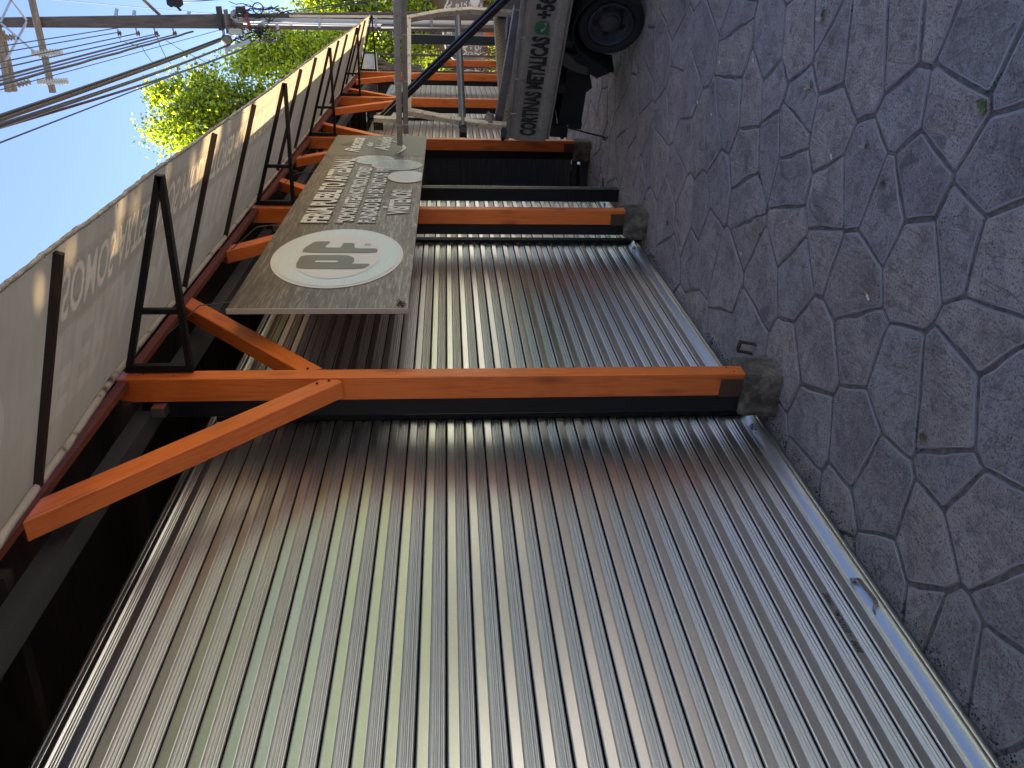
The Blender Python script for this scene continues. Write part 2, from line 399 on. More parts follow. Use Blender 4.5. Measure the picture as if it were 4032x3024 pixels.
for i, y in enumerate(PY):
    for k, (yy, zz) in enumerate(((y-.02, 2.155), (y-.045, 2.205), (y+.105, 2.27), (y+.02, .235), (y+.065, .26), (y+.03, 2.86), (y+.05, 3.0))):
        bm_ = MB(); xx = XF-.0035 if k in (0, 1, 2) else XF; bm_.tube([(xx-.004, yy, zz), (xx+.0025, yy, zz)], .0055 if k < 3 else .004, 8); obj('nail_head', bm_, M_blackrust, bld)
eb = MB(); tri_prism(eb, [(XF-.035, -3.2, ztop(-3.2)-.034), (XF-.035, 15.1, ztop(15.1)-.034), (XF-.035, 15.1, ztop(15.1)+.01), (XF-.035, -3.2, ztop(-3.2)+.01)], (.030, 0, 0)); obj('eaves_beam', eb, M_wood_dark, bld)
lb = MB(); lb.box((-1.96, -3.2, 2.975), (-1.86, 15.1, 3.05)); M_lintel = mat('grey_steel_lintel', (.04, .04, .043), .5); obj('lintel', lb, M_lintel, bld)
for y in PY:
    wp = MB(); wp.box((-1.86, y-.05, 2.90), (-1.815, y+.008, 2.96)); obj('weld_plate', wp, M_galv_old, bld)
cb = MB(); cb.box((-1.925, 7.265, 0), (-1.81, 7.35, 3.0)); obj('steel_column', cb, M_black, bld)
fl = MB(); fl.box((-1.928, 7.3505, 0), (-1.807, 7.357, 3.0)); obj('lit_column_edge', fl, M_galv_old, bld)  # pale strip put in as the lit face of the black column
# roof, back wall, end walls, partitions
rf = MB()
rf.add([(-1.64, -3.4, 3.20), (-1.64, 15.2, 3.30), (-6.2, 15.2, 3.62), (-6.2, -3.4, 3.52), (-1.64, -3.4, 3.17), (-1.64, 15.2, 3.27), (-6.2, 15.2, 3.58), (-6.2, -3.4, 3.48)],
       [(0, 1, 2, 3), (7, 6, 5, 4), (0, 4, 5, 1), (1, 5, 6, 2), (2, 6, 7, 3), (3, 7, 4, 0)])
rf.box((-6.2, 15.201, 3.02), (-2.0, 17.3, 3.08)); obj('roof', rf, M_dark, bld)
fa = MB(); fa.box((-1.70, -3.4, 3.12), (-1.67, 15.15, 3.86)); obj('added_shade_fascia', fa, M_wood_dark, bld)  # added, unseen board raised to cast shade on the inner awning
for nm, a, b in (('gable', (-6.0, 15.12, 3.081), (-1.72, 15.19, 3.5)), ('back_wall', (-6.1, -3.3, 0), (-6.0, 17.1, 3.55)), ('end_wall', (-6.0, 17.02, 0), (-1.95, 17.1, 3.0)), ('end_wall', (-6.0, -3.38, 0), (-2.0, -3.3, 3.25)),
                 ('partition', (-6.0, 7.745, 0), (-2.04, 7.80, 3.2))):
    m_ = MB(); m_.box(a, b); obj(nm, m_, M_dark, bld)
rl = MB()
for k in range(16): rl.bar((-1.8, -2.5+k*1.15, 3.10), (-6, -2.5+k*1.15, 3.4), .05, .09)
obj('rafter', rl, M_dark, bld); 

# roller shutters
SX = -2.035; PITCH = .092
SLAT = [(0, .0066), (.0010, .0082), (.0024, .0094), (.0042, .0100), (.0050, .0100), (.0330, .0100), (.0338, .0100), (.0356, .0095), (.0372, .0084), (.0384, .0066), (.0390, .0040), (.0394, -.012), (.0440, -.012), (.0443, .0010), (.0452, .0050), (.0475, .0080), (.0505, .0090), (.0535, .0082), (.0555, .0052),
        (.0566, .0034), (.0578, .0052), (.0605, .0080), (.0640, .0089), (.0672, .0080), (.0693, .0052), (.0702, .0032), (.0712, .0050), (.0735, .0076), (.0765, .0081), (.0795, .0066), (.0818, .0030), (.0838, .0000), (.0862, .0000), (.0888, .0024), (.0906, .0046)]
def slat_profile(z0, nsl, drum_z, drum_r):
    base = SLAT
    pts = []
    for k in range(nsl):
        for dz, dx in base:
            s_ = z0 + k*PITCH + dz
            if s_ <= drum_z: pts.append((SX+dx, s_))
            else:
                a = (s_-drum_z)/drum_r; r = drum_r+dx
                pts.append((SX-drum_r+r*math.cos(a), drum_z+r*math.sin(a)))
    return pts
BARPROF = [(SX-.004, .006), (SX+.020, .006), (SX+.023, .009), (SX+.023, .026), (SX+.020, .030), (SX+.019, .033), (SX+.030, .036), (SX+.037, .041), (SX+.040, .048), (SX+.0385, .055), (SX+.0345, .063), (SX+.029, .071), (SX+.022, .079), (SX+.015, .086), (SX+.010, .092), (SX+.0085, .099), (SX+.008, .104), (SX, .107)]
M_gap = mat('slat_joint_shade_and_grime', (.012, .011, .010), .9, 0, .1)  # gap darkness painted black, together with dirt in the interlock
def shutter(y0, y1, m=M_galv, mb_=M_galv_bar, seed=0, seg=14, old=False):
    s = MB(); s.sweep(slat_profile(.108, 36, 2.62 if not old else 2.5, .30), y0, y1, seg, .0004, seed); npf = 36*len(SLAT)-1
    for q in range(len(s.m)):
        if 10 <= (q % npf) % len(SLAT) <= 12: s.m[q] = 1
    sh = obj('roller_shutter', s, [m, M_gap], bld, smooth=True)
    b = MB(); b.sweep(BARPROF, y0+.01, y1-.01, 8, .0008, seed+.5); obj('bottom_bar', b, mb_, sh, smooth=True)
    gd = MB()
    for yy in (y0+.012, y1-.012):
        gd = MB(); gd.box((SX+.012, yy-.022, 0), (SX+.040, yy+.022, 2.75)); obj('guide_rail', gd, M_black, sh)
    return sh
def lock(sh, y, z=.105):
    l_ = MB()
    SXo = SX; l_.box((SX+.012, y-.028, z-.035), (SX+.026, y+.028, z-.012)); l_.box((SX+.0235, y-.03, z-.033), (SX+.030, y-.004, z-.004)); l_.box((SX+.0235, y+.004, z-.045), (SX+.031, y+.034, z-.018))
    l_.tube([(SX+.03, y-.017, z-.018), (SX+.037, y-.017, z-.018)], .005, 8); l_.tube([(SX+.031, y+.018, z-.031), (SX+.038, y+.018, z-.031)], .005, 8)
    obj('lock_hasp', l_, M_galv_bar, sh)
s1 = shutter(.55, 3.47, seed=1); s1['label'] = 'nearest new shutter with handle and black handwriting near its foot'; lock(s1, 3.28)
s2 = shutter(3.47, 6.34, seed=2); s2['label'] = 'second shutter behind the hanging sign'; lock(s2, 6.13); lock(s2, 3.75)
s3 = shutter(6.34, 7.74, seed=3, seg=5); s3['label'] = 'narrow shutter beside the passage'; lock(s3, 7.50)
s4 = shutter(9.15, 12.18, m=M_galv_old, seed=4, old=True); s4['label'] = 'dull shutter seen through the truck rack'
s5 = shutter(12.18, 17.0, m=M_galv_old, seed=5, old=True)
s0 = shutter(-2.4, .50, seed=6, seg=4)
# handle of the nearest shutter
ha = atx(3345, 2283, SX+.03); hb = atx(3415, 2395, SX+.03); hy0, hy1 = hb.y, ha.y; hz = .088
h = MB(); px = SX+.018
pts = [(px, hy1+.02, hz-.006), (px+.004, hy1, hz), (px+.026, hy1-.008, hz), (px+.032, hy1-.02, hz-.004), (px+.032, hy0+.02, hz-.012), (px+.026, hy0+.008, hz-.012), (px+.004, hy0, hz-.010), (px, hy0-.02, hz-.010)]
for a, b in zip(pts[:-1], pts[1:]): h.bar(a, b, .004, .018, (0, .01, 1))
obj('handle', h, M_galv_old, s1)
# marker writing on the slat
M_ink = mat('black_marker_ink', (.01, .01, .012), .5)
wo = atx(3278, 2345, SX+.01); zc_ = .108+PITCH*1+.0085
wrs = [text_mesh(a_, (SX+.0104, b_, zc_), (0, 1, 0), (0, 0, 1), .020, .8, width=c_, bold=.01, shear=.3) for a_, b_, c_ in (('2690', 2.0, .09), ('~ ESTATIC Mel.', 2.12, .20), ('199383', 2.36, .10))]
ya = atx(3440, 2572, SX+.01).y; yb = atx(3280, 2335, SX+.01).y
for wr in wrs:
    for v in wr.v: v.y = ya + (v.y-2.0)/.46*(yb-ya)
    obj('handwriting', wr, M_ink, s1)

# dark corrugated side panel across the passage, with its kick beam
sp = MB(); prof = []
z = .20
while z < 2.95:
    for dz, dy in ((0, 0), (.004, .012), (.012, .016), (.030, .016), (.038, .012), (.042, 0), (.058, -.004), (.072, -.004)):
        prof.append((dy, z+dz))
    z += .076
vs = []; n = len(prof)
for j in range(2):
    xx = (-1.83, -4.4)[j]
    for dy, zz in prof: vs.append((xx, 9.02-dy, zz))
sp.add(vs, [(i, i+1, n+i+1, n+i) for i in range(n-1)])
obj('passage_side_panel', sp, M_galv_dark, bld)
kb = MB(); kb.box((-4.4, 8.99, .0), (-1.9, 9.06, .09)); kb.box((-4.4, 9.0, .13), (-1.84, 9.05, .19)); obj('kick_beam', kb, M_lintel, bld)
pw = MB(); pw.box((-6.0, 9.06, 0), (-2.06, 9.12, 3.1)); obj('partition', pw, M_dark, bld)

# ------------------------------------------------------------------ awning with steel brackets
M_sheet = bpy.data.materials.new('awning_canvas'); M_sheet.use_nodes = True; t = NT(M_sheet)
t.t.nodes.remove(t.b); out = [x for x in t.t.nodes if x.type == 'OUTPUT_MATERIAL'][0]
def cloth(t, col_socket, col_tr=None, f=.4):
    d = t.n('ShaderNodeBsdfDiffuse'); tr = t.n('ShaderNodeBsdfTranslucent'); mx = t.n('ShaderNodeMixShader'); mx.inputs[0].default_value = f
    t.l(col_socket, d.inputs[0]); t.l(col_tr or col_socket, tr.inputs[0]); t.l(d.outputs[0], mx.inputs[1]); t.l(tr.outputs[0], mx.inputs[2]); t.l(mx.outputs[0], out.inputs[0])
    return d, tr
v = t.coord(); n1 = t.noise(v, 1.6, 6, .6, .6); n2 = t.noise(t.coord((.6, 5, 1)), 2.2, 5, .6); n3 = t.noise(v, 130, 3)
c = t.ramp(t.mix(.5, n1, n2), [(.3, (.54, .36, .18)), (.55, (.68, .475, .25)), (.75, (.80, .585, .335))])
c = t.mix(t.ramp(n3, [(.4, (0, 0, 0)), (.7, (.25,)*3)]), c, (.55, .47, .38))
at_n = t.n('ShaderNodeAttribute', attribute_name='print')
c = t.mix(1., c, t.ramp(at_n.outputs['Fac'], [(.2, (.62, .60, .58)), (.36, (.84, .83, .82)), (.5, (1, 1, 1)), (.72, (1.12, 1.13, 1.14)), (1., (1.45, 1.42, 1.38))]), 'MULTIPLY')
cloth(t, c, None, .58)
def cloth_mat(name, a, b, f):
    global out
    m = bpy.data.materials.new(name); m.use_nodes = True; t = NT(m); t.t.nodes.remove(t.b); out = [x for x in t.t.nodes if x.type == 'OUTPUT_MATERIAL'][0]
    cloth(t, t.ramp(t.noise(t.coord(), 5, 5), [(.3, a), (.7, b)]), None, f); return m
M_print = cloth_mat('faded_print_pale', (.60, .50, .40), (.70, .60, .49), .5)
M_print2 = cloth_mat('faded_print_halo', (.30, .24, .18), (.37, .30, .23), .45)
M_printbig = cloth_mat('faded_print_large', (.50, .42, .33), (.58, .49, .39), .5)
def zin(y): return float(np.interp(y, [-3, 2.05, 3.28, 6.14, 8.73, 12, 15], [2.985, 3.035, 3.095, 3.108, 3.13, 3.15, 3.155]))
def zout(y): return float(np.interp(y, [-3, 2.0, 3.33, 6.2, 9.07, 12.06, 15], [2.70, 2.762, 2.795, 2.803, 2.842, 2.855, 2.905]))
XI, XO = -1.655, -.775
awn = empty('awning', (-1.2, 6.5, 2.8), label='long sagging canvas awning with faded reversed lettering on black steel brackets', cat='awning')
Y0a, Y1a = -1.2, 15.0
def sheet_pt(x_f, y):
    zi, zo = zin(y), zout(y)
    ph = ((y-3.33) % .956)/.956; sag = -.012*math.sin(math.pi*ph)*math.sin(math.pi*x_f)
    xo = XO + .004*math.sin(math.pi*ph)*-1
    z = zi+(zo-zi)*x_f + sag + .004*noise.noise(Vector((x_f*3, y*2.4, 0)))
    return Vector((XI+(xo-XI)*x_f, y, z + .010))
yg = np.concatenate([np.arange(Y0a, .95, .05), np.arange(.95, 7.6, .0062), np.arange(7.6, Y1a+.04, .05)]); xg = np.linspace(0, 1, 112)
NYg, NXg = len(yg), len(xg)
def raster(txt, y0, y1, f0, f1, bold):
    mb = text_mesh(txt, (0, 0, 0), (1, 0, 0), (0, 1, 0), 1., width=1., bold=bold); hmax = max(v.y for v in mb.v)
    P = np.array([(y0+(y1-y0)*v.x, f0+(f1-f0)*v.y/hmax) for v in mb.v]); out_ = np.zeros((NYg, NXg), bool)
    for f in mb.f:
        for k in range(1, len(f)-1):
            a, b, c = P[f[0]], P[f[k]], P[f[k+1]]
            i0, i1 = np.searchsorted(yg, min(a[0], b[0], c[0])), np.searchsorted(yg, max(a[0], b[0], c[0]))
            j0, j1 = np.searchsorted(xg, min(a[1], b[1], c[1])), np.searchsorted(xg, max(a[1], b[1], c[1]))
            if i1 <= i0 or j1 <= j0: continue
            A, B = np.meshgrid(yg[i0:i1], xg[j0:j1], indexing='ij')
            def e(p, q): return (q[0]-p[0])*(B-p[1])-(q[1]-p[1])*(A-p[0])
            e1, e2, e3 = e(a, b), e(b, c), e(c, a)
            out_[i0:i1, j0:j1] |= ((e1 >= 0) & (e2 >= 0) & (e3 >= 0)) | ((e1 <= 0) & (e2 <= 0) & (e3 <= 0))
    return out_
T1 = 'SOMOS ARTESANOS PRODUCTORES FUNDADO EL 14 DE MARZO DE 1993'
halo = raster(T1, 2.47, 7.35, .86, .66, .05); small = raster(T1, 2.47, 7.35, .86, .66, .015); big = raster('FERIA PUEBLITO ARTESANAL', 2.45, 7.2, .58, .22, .03)
GY, GX = np.meshgrid(yg, xg, indexing='ij'); circ = ((GY-1.55)/.52)**2+((GX-.5)/.37)**2 < 1
pr_ = np.full((NYg, NXg), .5); band = (GX > .62) & (GX < .90) & (GY > 2.4) & (GY < 7.45)
pr_[band] = .40; pr_[halo] = .30; pr_[big] = .72; pr_[circ] = .74; pr_[small] = 1.
vs = [tuple(sheet_pt(float(x), float(y))) for y in yg for x in xg]
me = bpy.data.meshes.new('canvas'); idx = np.arange(NYg*NXg).reshape(NYg, NXg)
qf = np.stack([idx[:-1, :-1], idx[:-1, 1:], idx[1:, 1:], idx[1:, :-1]], -1).reshape(-1, 4)
inv_ = WM[awn].translation
me.from_pydata([(a-inv_.x, b-inv_.y, c-inv_.z) for a, b, c in vs], [], qf.tolist()); me.polygons.foreach_set('use_smooth', [True]*len(me.polygons))
at_ = me.attributes.new('print', 'FLOAT', 'POINT'); at_.data.foreach_set('value', pr_.ravel().astype(np.float32)); me.materials.append(M_sheet)
o = bpy.data.objects.new('canvas', me); link(o, WM[awn].copy(), awn)
# rolled hem along the outer edge, ragged
M_hem = mat('frayed_hem', (.40, .36, .28), .95); t = NT(M_hem); v = t.coord()
t.col(t.ramp(t.noise(v, 16, 6, .8), [(.32, (.07, .05, .035)), (.40, (.36, .31, .24)), (.6, (.58, .53, .43))])); t.bump(t.noise(v, 40, 5, .8), 1., .02)
hm = MB(); pts = []; rr = []
for j in range(700):
    y = Y0a+(Y1a-Y0a)*j/699; p = sheet_pt(1, y); nn = noise.noise(Vector((y*7, 2, 0))); n2_ = noise.noise(Vector((y*23, 5, 0)))
    pts.append(p+Vector((.002+.005*n2_, 0, -.003+.004*nn))); rr.append(.008+.0012*nn+.0012*n2_)
hm.tube(pts, rr, 7)
for k in range(26):   # loose threads and torn edges
    y = random.uniform(1.5, 14.9); p = sheet_pt(1, y); L = random.uniform(.015, .05)
    hm.tube([p, p+Vector((-.01*random.random(), random.uniform(-.02, .02), -L*.5)), p+Vector((-.015*random.random(), random.uniform(-.03, .03), -L))], [.003, .002, .0006], 4)
obj('hem', hm, M_hem, awn, smooth=True)
tr_ = MB(); pts = []; rr = []
for j in range(260):
    y = Y0a+(Y1a-Y0a)*j/259; p = sheet_pt(0, y); pts.append(p+Vector((.010, 0, -.020+.004*noise.noise(Vector((y*4, 8, 0)))))); rr.append(.015+.003*noise.noise(Vector((y*9, 1, 0))))
tr_.tube(pts, rr, 6); M_trim = mat('white_plastic_trim', (.55, .50, .42), .7); t = NT(M_trim)
t.col(t.ramp(t.noise(t.coord(), 9, 5), [(.33, (.10, .06, .04)), (.42, (.5, .45, .37)), (.7, (.62, .57, .48))])); obj('edge_trim', tr_, M_trim, awn, smooth=True)
for i in range(-4, 13):
    y = 3.33+.956*i
    if i % 3 == 0 or y > 14.8: continue
    a = sheet_pt(.01, y)+Vector((0, 0, -.018)); b = sheet_pt(.975, y)+Vector((0, 0, -.015))
    beam('batten', a, b, .026, .022, M_blackrust, awn, up=(0, 1, 0), ch=0)
for i, y in enumerate(PY[1:]):
    y = y+.07; zt, zb = zin(y)-.015, zin(y)-.30
    br = MB(); T_ = Vector((XI-.012, y, zt)); B_ = Vector((XI-.012, y, zb)); A_ = Vector((XO-.012, y, zout(y)-.018))
    br.bar(T_+Vector((.012, 0, -.02)), A_, .026, .034, (0, 1, 0)); br.bar(B_, A_+Vector((0, 0, -.006)), .026, .034, (0, 1, 0)); br.bar(T_, B_+Vector((0, 0, -.016)), .034, .032, (0, 1, 0))
    f = .32; br.bar((T_.lerp(A_, f)), B_.lerp(A_, f), .024, .024, (0, 1, 0))
    obj('bracket', br, M_black, awn)
# ------------------------------------------------------------------ hanging sign
SXs = -1.5; SY0, SY1, SZ0, SZ1 = 3.63, 8.08, 1.805, 2.68
M_sign = mat('printed_sign_brown', (.12, .10, .08), .45); t = NT(M_sign); v = t.coord((1, 1, 1), rot=(R_(38), 0, 0))
c_ = t.n('ShaderNodeTexCoord'); sx_ = t.n('ShaderNodeSeparateXYZ'); t.l(c_.outputs['Generated'], sx_.inputs[0])
g1 = t.noise(t.coord((1, 1.2, 9), rot=(R_(-30), 0, 0)), 2.4, 8, .72, 1.6); g2 = t.noise(t.coord((1, 2, 40), rot=(R_(-28), 0, 0)), 2.5, 7, .7, .8)
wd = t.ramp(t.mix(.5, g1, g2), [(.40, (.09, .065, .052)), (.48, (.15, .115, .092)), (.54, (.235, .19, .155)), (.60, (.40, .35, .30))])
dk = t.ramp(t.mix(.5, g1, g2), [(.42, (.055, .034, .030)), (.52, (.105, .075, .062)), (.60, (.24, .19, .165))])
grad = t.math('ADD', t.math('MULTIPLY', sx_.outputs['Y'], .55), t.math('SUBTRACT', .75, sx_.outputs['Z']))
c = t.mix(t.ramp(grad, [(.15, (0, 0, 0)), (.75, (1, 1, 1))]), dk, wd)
t.col(c)
sg = empty('hanging_sign', (SXs, 5.85, SZ0), label='big brown wood grain sign with round white logo hung parallel to the shutters', cat='sign')
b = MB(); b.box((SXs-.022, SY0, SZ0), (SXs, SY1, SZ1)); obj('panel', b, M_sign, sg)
M_edge = mat('sign_edge_cream', (.45, .40, .33), .6)
b = MB(); b.box((SXs-.026, SY0-.006, SZ0-.004), (SXs+.001, SY0-.0005, SZ1+.003)); obj('edge_strip', b, M_edge, sg)
def plane_poly(pts, lift, m, name, parent=sg):
    b = MB(); b.add([(SXs+lift, y, z) for y, z in pts], [tuple(range(len(pts)))]); return obj(name, b, m, parent)
def ell(cy, cz, ry, rz, n=72, rot=0): return [(cy+ry*math.cos(2*math.pi*k/n), cz+rz*math.sin(2*math.pi*k/n)) for k in range(n)]
M_cream = mat('print_cream', (.64, .585, .53), .45); M_paleblue = mat('print_pale_blue', (.55, .58, .56), .35); M_olive = mat('print_olive', (.115, .095, .055), .35)
t = NT(M_paleblue); t.col(t.ramp(t.noise(t.coord((1, 2, 30)), 4, 5, .7), [(.3, (.52, .54, .52)), (.6, (.60, .63, .61))]))
cy_, cz_ = 4.419, 2.238
plane_poly(ell(cy_, cz_, .522, .372), .003, M_cream, 'logo_rim'); plane_poly(ell(cy_, cz_, .497, .348), .005, M_paleblue, 'logo_ring'); plane_poly(ell(cy_, cz_, .388, .243), .007, M_cream, 'logo_disc')
def smooth_poly(pts, it=2):
    for _ in range(it):
        o_ = []
        for i in range(len(pts)):
            a, b = pts[i], pts[(i+1) % len(pts)]
            o_ += [(a[0]*.85+b[0]*.15, a[1]*.85+b[1]*.15), (a[0]*.15+b[0]*.85, a[1]*.15+b[1]*.85)]
        pts = o_
    return pts
Pp = [(4.178, 2.395), (4.20, 2.44), (4.27, 2.452), (4.415, 2.445), (4.415, 2.185), (4.37, 2.142), (4.30, 2.135), (4.265, 2.15), (4.265, 2.035), (4.178, 2.075)]
Fp = [(4.455, 2.452), (4.54, 2.45), (4.668, 2.405), (4.668, 2.305), (4.55, 2.338), (4.55, 2.237), (4.640, 2.235), (4.640, 2.165), (4.537, 2.158), (4.537, 2.02), (4.452, 2.018)]
plane_poly(smooth_poly(Pp), .009, M_olive, 'logo_letter'); plane_poly(smooth_poly(Fp), .009, M_olive, 'logo_letter')
plane_poly(smooth_poly([(4.280, 2.225), (4.280, 2.352), (4.312, 2.352), (4.312, 2.225)], 3), .011, M_cream, 'logo_letter')
obj('registered_mark', merge(text_mesh('R', (SXs+.009, 4.60, 2.075), (0, 1, 0), (0, 0, 1), .018, 1)), M_olive, sg)
b = MB(); o1 = ell(4.608, 2.084, .022, .017, 24); o2 = ell(4.608, 2.084, .018, .0135, 24)
b.add([(SXs+.009, y, z) for y, z in o1+o2], [(k, (k+1) % 24, 24+(k+1) % 24, 24+k) for k in range(24)]); obj('registered_mark', b, M_olive, sg)
def line(txt, y0, y1, z0, z1, bold=.035, shadow=True, shear=0., name='lettering'):
    if shadow:
        s_ = text_mesh(txt, (SXs, y0-.012, z0), (0, 1, 0), (0, 0, 1), z1-z0, width=y1-y0+.024, bold=.06, shear=shear, lift=.004); obj('lettering_shadow', s_, M_olive, sg)
    s_ = text_mesh(txt, (SXs, y0, z0), (0, 1, 0), (0, 0, 1), z1-z0, width=y1-y0, bold=bold, shear=shear, lift=.007); obj(name, s_, M_cream, sg)
line('FERIA PUEBLITO ARTESANAL', 5.07, 7.00, 2.395, 2.562)
line('\u201cSOMOS ARTESANOS PRODUCTORES\u201d', 5.07, 6.69, 2.226, 2.335, .03)
line('FUNDADO EL 14 DE MARZO DE 1993', 5.08, 6.68, 2.084, 2.193, .03)
line('VISITENOS!', 5.28, 5.935, 1.875, 2.018)
ac = MB(); ac.add([(SXs+.0072, 5.425, 2.022), (SXs+.0072, 5.455, 2.022), (SXs+.0072, 5.475, 2.055), (SXs+.0072, 5.445, 2.055)], [(0, 1, 2, 3)]); obj('lettering', ac, M_cream, sg)
M_panelbrown = mat('print_plain_brown', (.135, .108, .088), .45)
plane_poly([(7.15, SZ0+.002), (SY1-.003, SZ0+.002), (SY1-.003, SZ1-.002), (7.15, SZ1-.002)], .0018, M_panelbrown, 'end_panel')
for i in range(9):
    y = 7.45+i*.06; plane_poly([(7.60, 2.62), (y+.05, 2.40-.012*i), (y+.075, 2.40-.012*i)], .0028, M_olive if i % 2 else M_sign, 'rays')
line('Receta', 7.27, 7.93, 2.40, 2.535, .03, False, .45); line('del', 7.52, 7.74, 2.30, 2.36, .03, False, .45); line('Abuelo', 7.34, 7.98, 2.14, 2.275, .03, False, .45)
sw = MB(); pts = []
for k in range(25):
    f = k/24; pts.append((7.24+.62*f, 2.06-.13*math.sin(f*math.pi)*(1.0-.4*f) + .10*f))
up_ = [(SXs+.007, y, z+.020*math.sin(math.pi*min(1, (i+2)/26))) for i, (y, z) in enumerate(pts)]; dn = [(SXs+.007, y, z-.012) for y, z in pts]
sw.add(up_+dn, [(i, i+1, 25+i+1, 25+i) for i in range(24)]); obj('swoosh', sw, M_cream, sg)
# pale rounded shapes of the illustration, kept generic
M_illu = mat('print_pale_green_grey', (.40, .43, .40), .35); t = NT(M_illu); t.col(t.ramp(t.noise(t.coord((1, 3, 9)), 6, 6, .75, 1.5), [(.35, (.22, .23, .20)), (.5, (.38, .41, .38)), (.7, (.50, .53, .50))]))
def blob(cy, cz, ry, rz, lift, m):
    plane_poly([(min(7.145, cy+ry*math.cos(a)), max(SZ0+.004, cz+rz*math.sin(a))) for a in [2*math.pi*k/60 for k in range(60)]], lift, m, 'illustration')
blob(6.98, 2.235, .18, .17, .0030, M_cream); blob(6.98, 2.23, .165, .155, .0038, M_illu)
blob(6.78, 2.03, .20, .21, .0046, M_cream); blob(6.78, 2.03, .185, .20, .0054, M_illu)
blob(6.36, 1.93, .20, .15, .0062, M_cream); blob(6.40, 1.92, .15, .11, .0070, M_paleblue)
# cords the sign hangs from
cdm = MB(); M_cord = mat('grey_cord', (.10, .09, .08), .9)
for y in (3.75, 5.1, 6.6, 7.95): cdm.tube([(SXs-.01, y, SZ1-.02), (SXs-.04, y+.02, 2.85), (XF+.0, y, 3.03)], .003, 5)
obj('cord', cdm, M_cord, sg)
tm = MB()
for k in range(14):
    a = Vector((SXs+.004, SY0+.03+random.uniform(-.02, .05), SZ0+.03+random.uniform(-.02, .03))); tm.tube([a, a+Vector((.004, random.uniform(-.03, .03), random.uniform(-.02, .02)))], .0025, 4)
obj('torn_corner', tm, M_blackrust, sg)
# ------------------------------------------------------------------ flatbed truck backed towards the passage
TP = Vector((-1.398, 7.431, .6996)); Ta = Vector((.8654, -.4995, -.0394)).normalized(); Tn = Vector((.4999, .8661, 0)).normalized(); Tu = Ta.cross(Tn)
if Tu.z < 0: Tu = -Tu
TW = 1.85; BL = 3.0
TM = Matrix(((Ta.x, Tn.x, Tu.x, TP.x), (Ta.y, Tn.y, Tu.y, TP.y), (Ta.z, Tn.z, Tu.z, TP.z), (0, 0, 0, 1)))   # truck frame: s forward, t across, u up
TI = TM.inverted()
def on_s(px, py, s): d = TI.to_3x3() @ ray(px, py); c = TI @ CP; return c + d*((s-c.x)/d.x)
def on_t(px, py, t_): d = TI.to_3x3() @ ray(px, py); c = TI @ CP; return c + d*((t_-c.y)/d.y)
truck = empty('flatbed_truck', (0, 0, 0)); truck.matrix_basis = TM; WM[truck] = TM
setp(truck, 'small grey flatbed truck with rusty ladder rack and black curtain lettering on its side', 'truck')
def tobj(name, mb, m, parent=truck, **k):      # vertices given in the truck frame
    return obj(name, mb, m, parent, M=TM, **k)
def dirty(name, a, b, c_, sc_=6, rough=.6, metal=0., thr=(.45, .62), bs=.2):
    m = mat(name, a, rough, metal); t = NT(m); v = t.coord(); f = t.noise(v, sc_, 8, .7, .4); g = t.noise(v, sc_*7, 6, .75, .8)
    t.col(t.mix(t.ramp(g, [(thr[0]+.13, (0, 0, 0)), (thr[1]+.06, (1, 1, 1))]), t.ramp(f, [(.35, a), (.65, b)]), c_)); t.bump(g, bs, .004); return m
M_tpaint = dirty('dirty_grey_truck_paint', (.22, .205, .18), (.31, .29, .255), (.10, .08, .06), 5, .5, 0, (.42, .62), .1)
M_rack = dirty('chipped_cream_paint', (.60, .50, .34), (.74, .63, .45), (.09, .042, .025), 6, .55, 0, (.46, .52), .2)
M_rackgrey = dirty('chipped_grey_paint', (.30, .28, .25), (.42, .39, .34), (.07, .04, .028), 6, .55, 0, (.48, .54), .2)
M_under = mat('black_underbody', (.010, .010, .011), .7)
M_rubber = mat('tyre_rubber', (.011, .011, .012), .85); t = NT(M_rubber); t.bump(t.noise(t.coord(), 40, 4), .3, .004)
M_wheelrim = dirty('dusty_dark_rim', (.035, .037, .045), (.06, .062, .072), (.02, .02, .02), 9, .55, .2)
M_letter = mat('black_vinyl_letters', (.012, .012, .014), .5)
def checker(name, a, b):
    m = mat(name, a, .5, .6); t = NT(m)
    hs = []
    for rot in (R_(45), R_(-45)):
        v = t.coord((1, 1, 1), rot=(rot, 0, 0)); sp_ = t.n('ShaderNodeSeparateXYZ'); t.l(v, sp_.inputs[0])
        def wv(s_, k, off): return t.math('ABSOLUTE', t.math('SINE', t.math('ADD', t.math('MULTIPLY', s_, k), off)))
        hy, hz = sp_.outputs['Y'], sp_.outputs['Z']
        hs.append(t.math('MULTIPLY', t.math('GREATER_THAN', wv(hy, 75, 0 if rot > 0 else .8), .80), t.math('GREATER_THAN', wv(hz, 150, 0 if rot > 0 else .8), .93)))
    h = t.math('MAXIMUM', hs[0], hs[1]); f = t.noise(t.coord(), 8, 7, .7)
    t.col(t.mix(h, t.ramp(f, [(.35, a), (.65, b)]), tuple(min(1, x*1.7) for x in b))); t.bump(h, .8, .004); return m
M_chk_rust = checker('rusty_checker_plate', (.15, .105, .075), (.24, .18, .135)); M_chk = checker('grey_checker_plate', (.15, .145, .15), (.24, .235, .235))
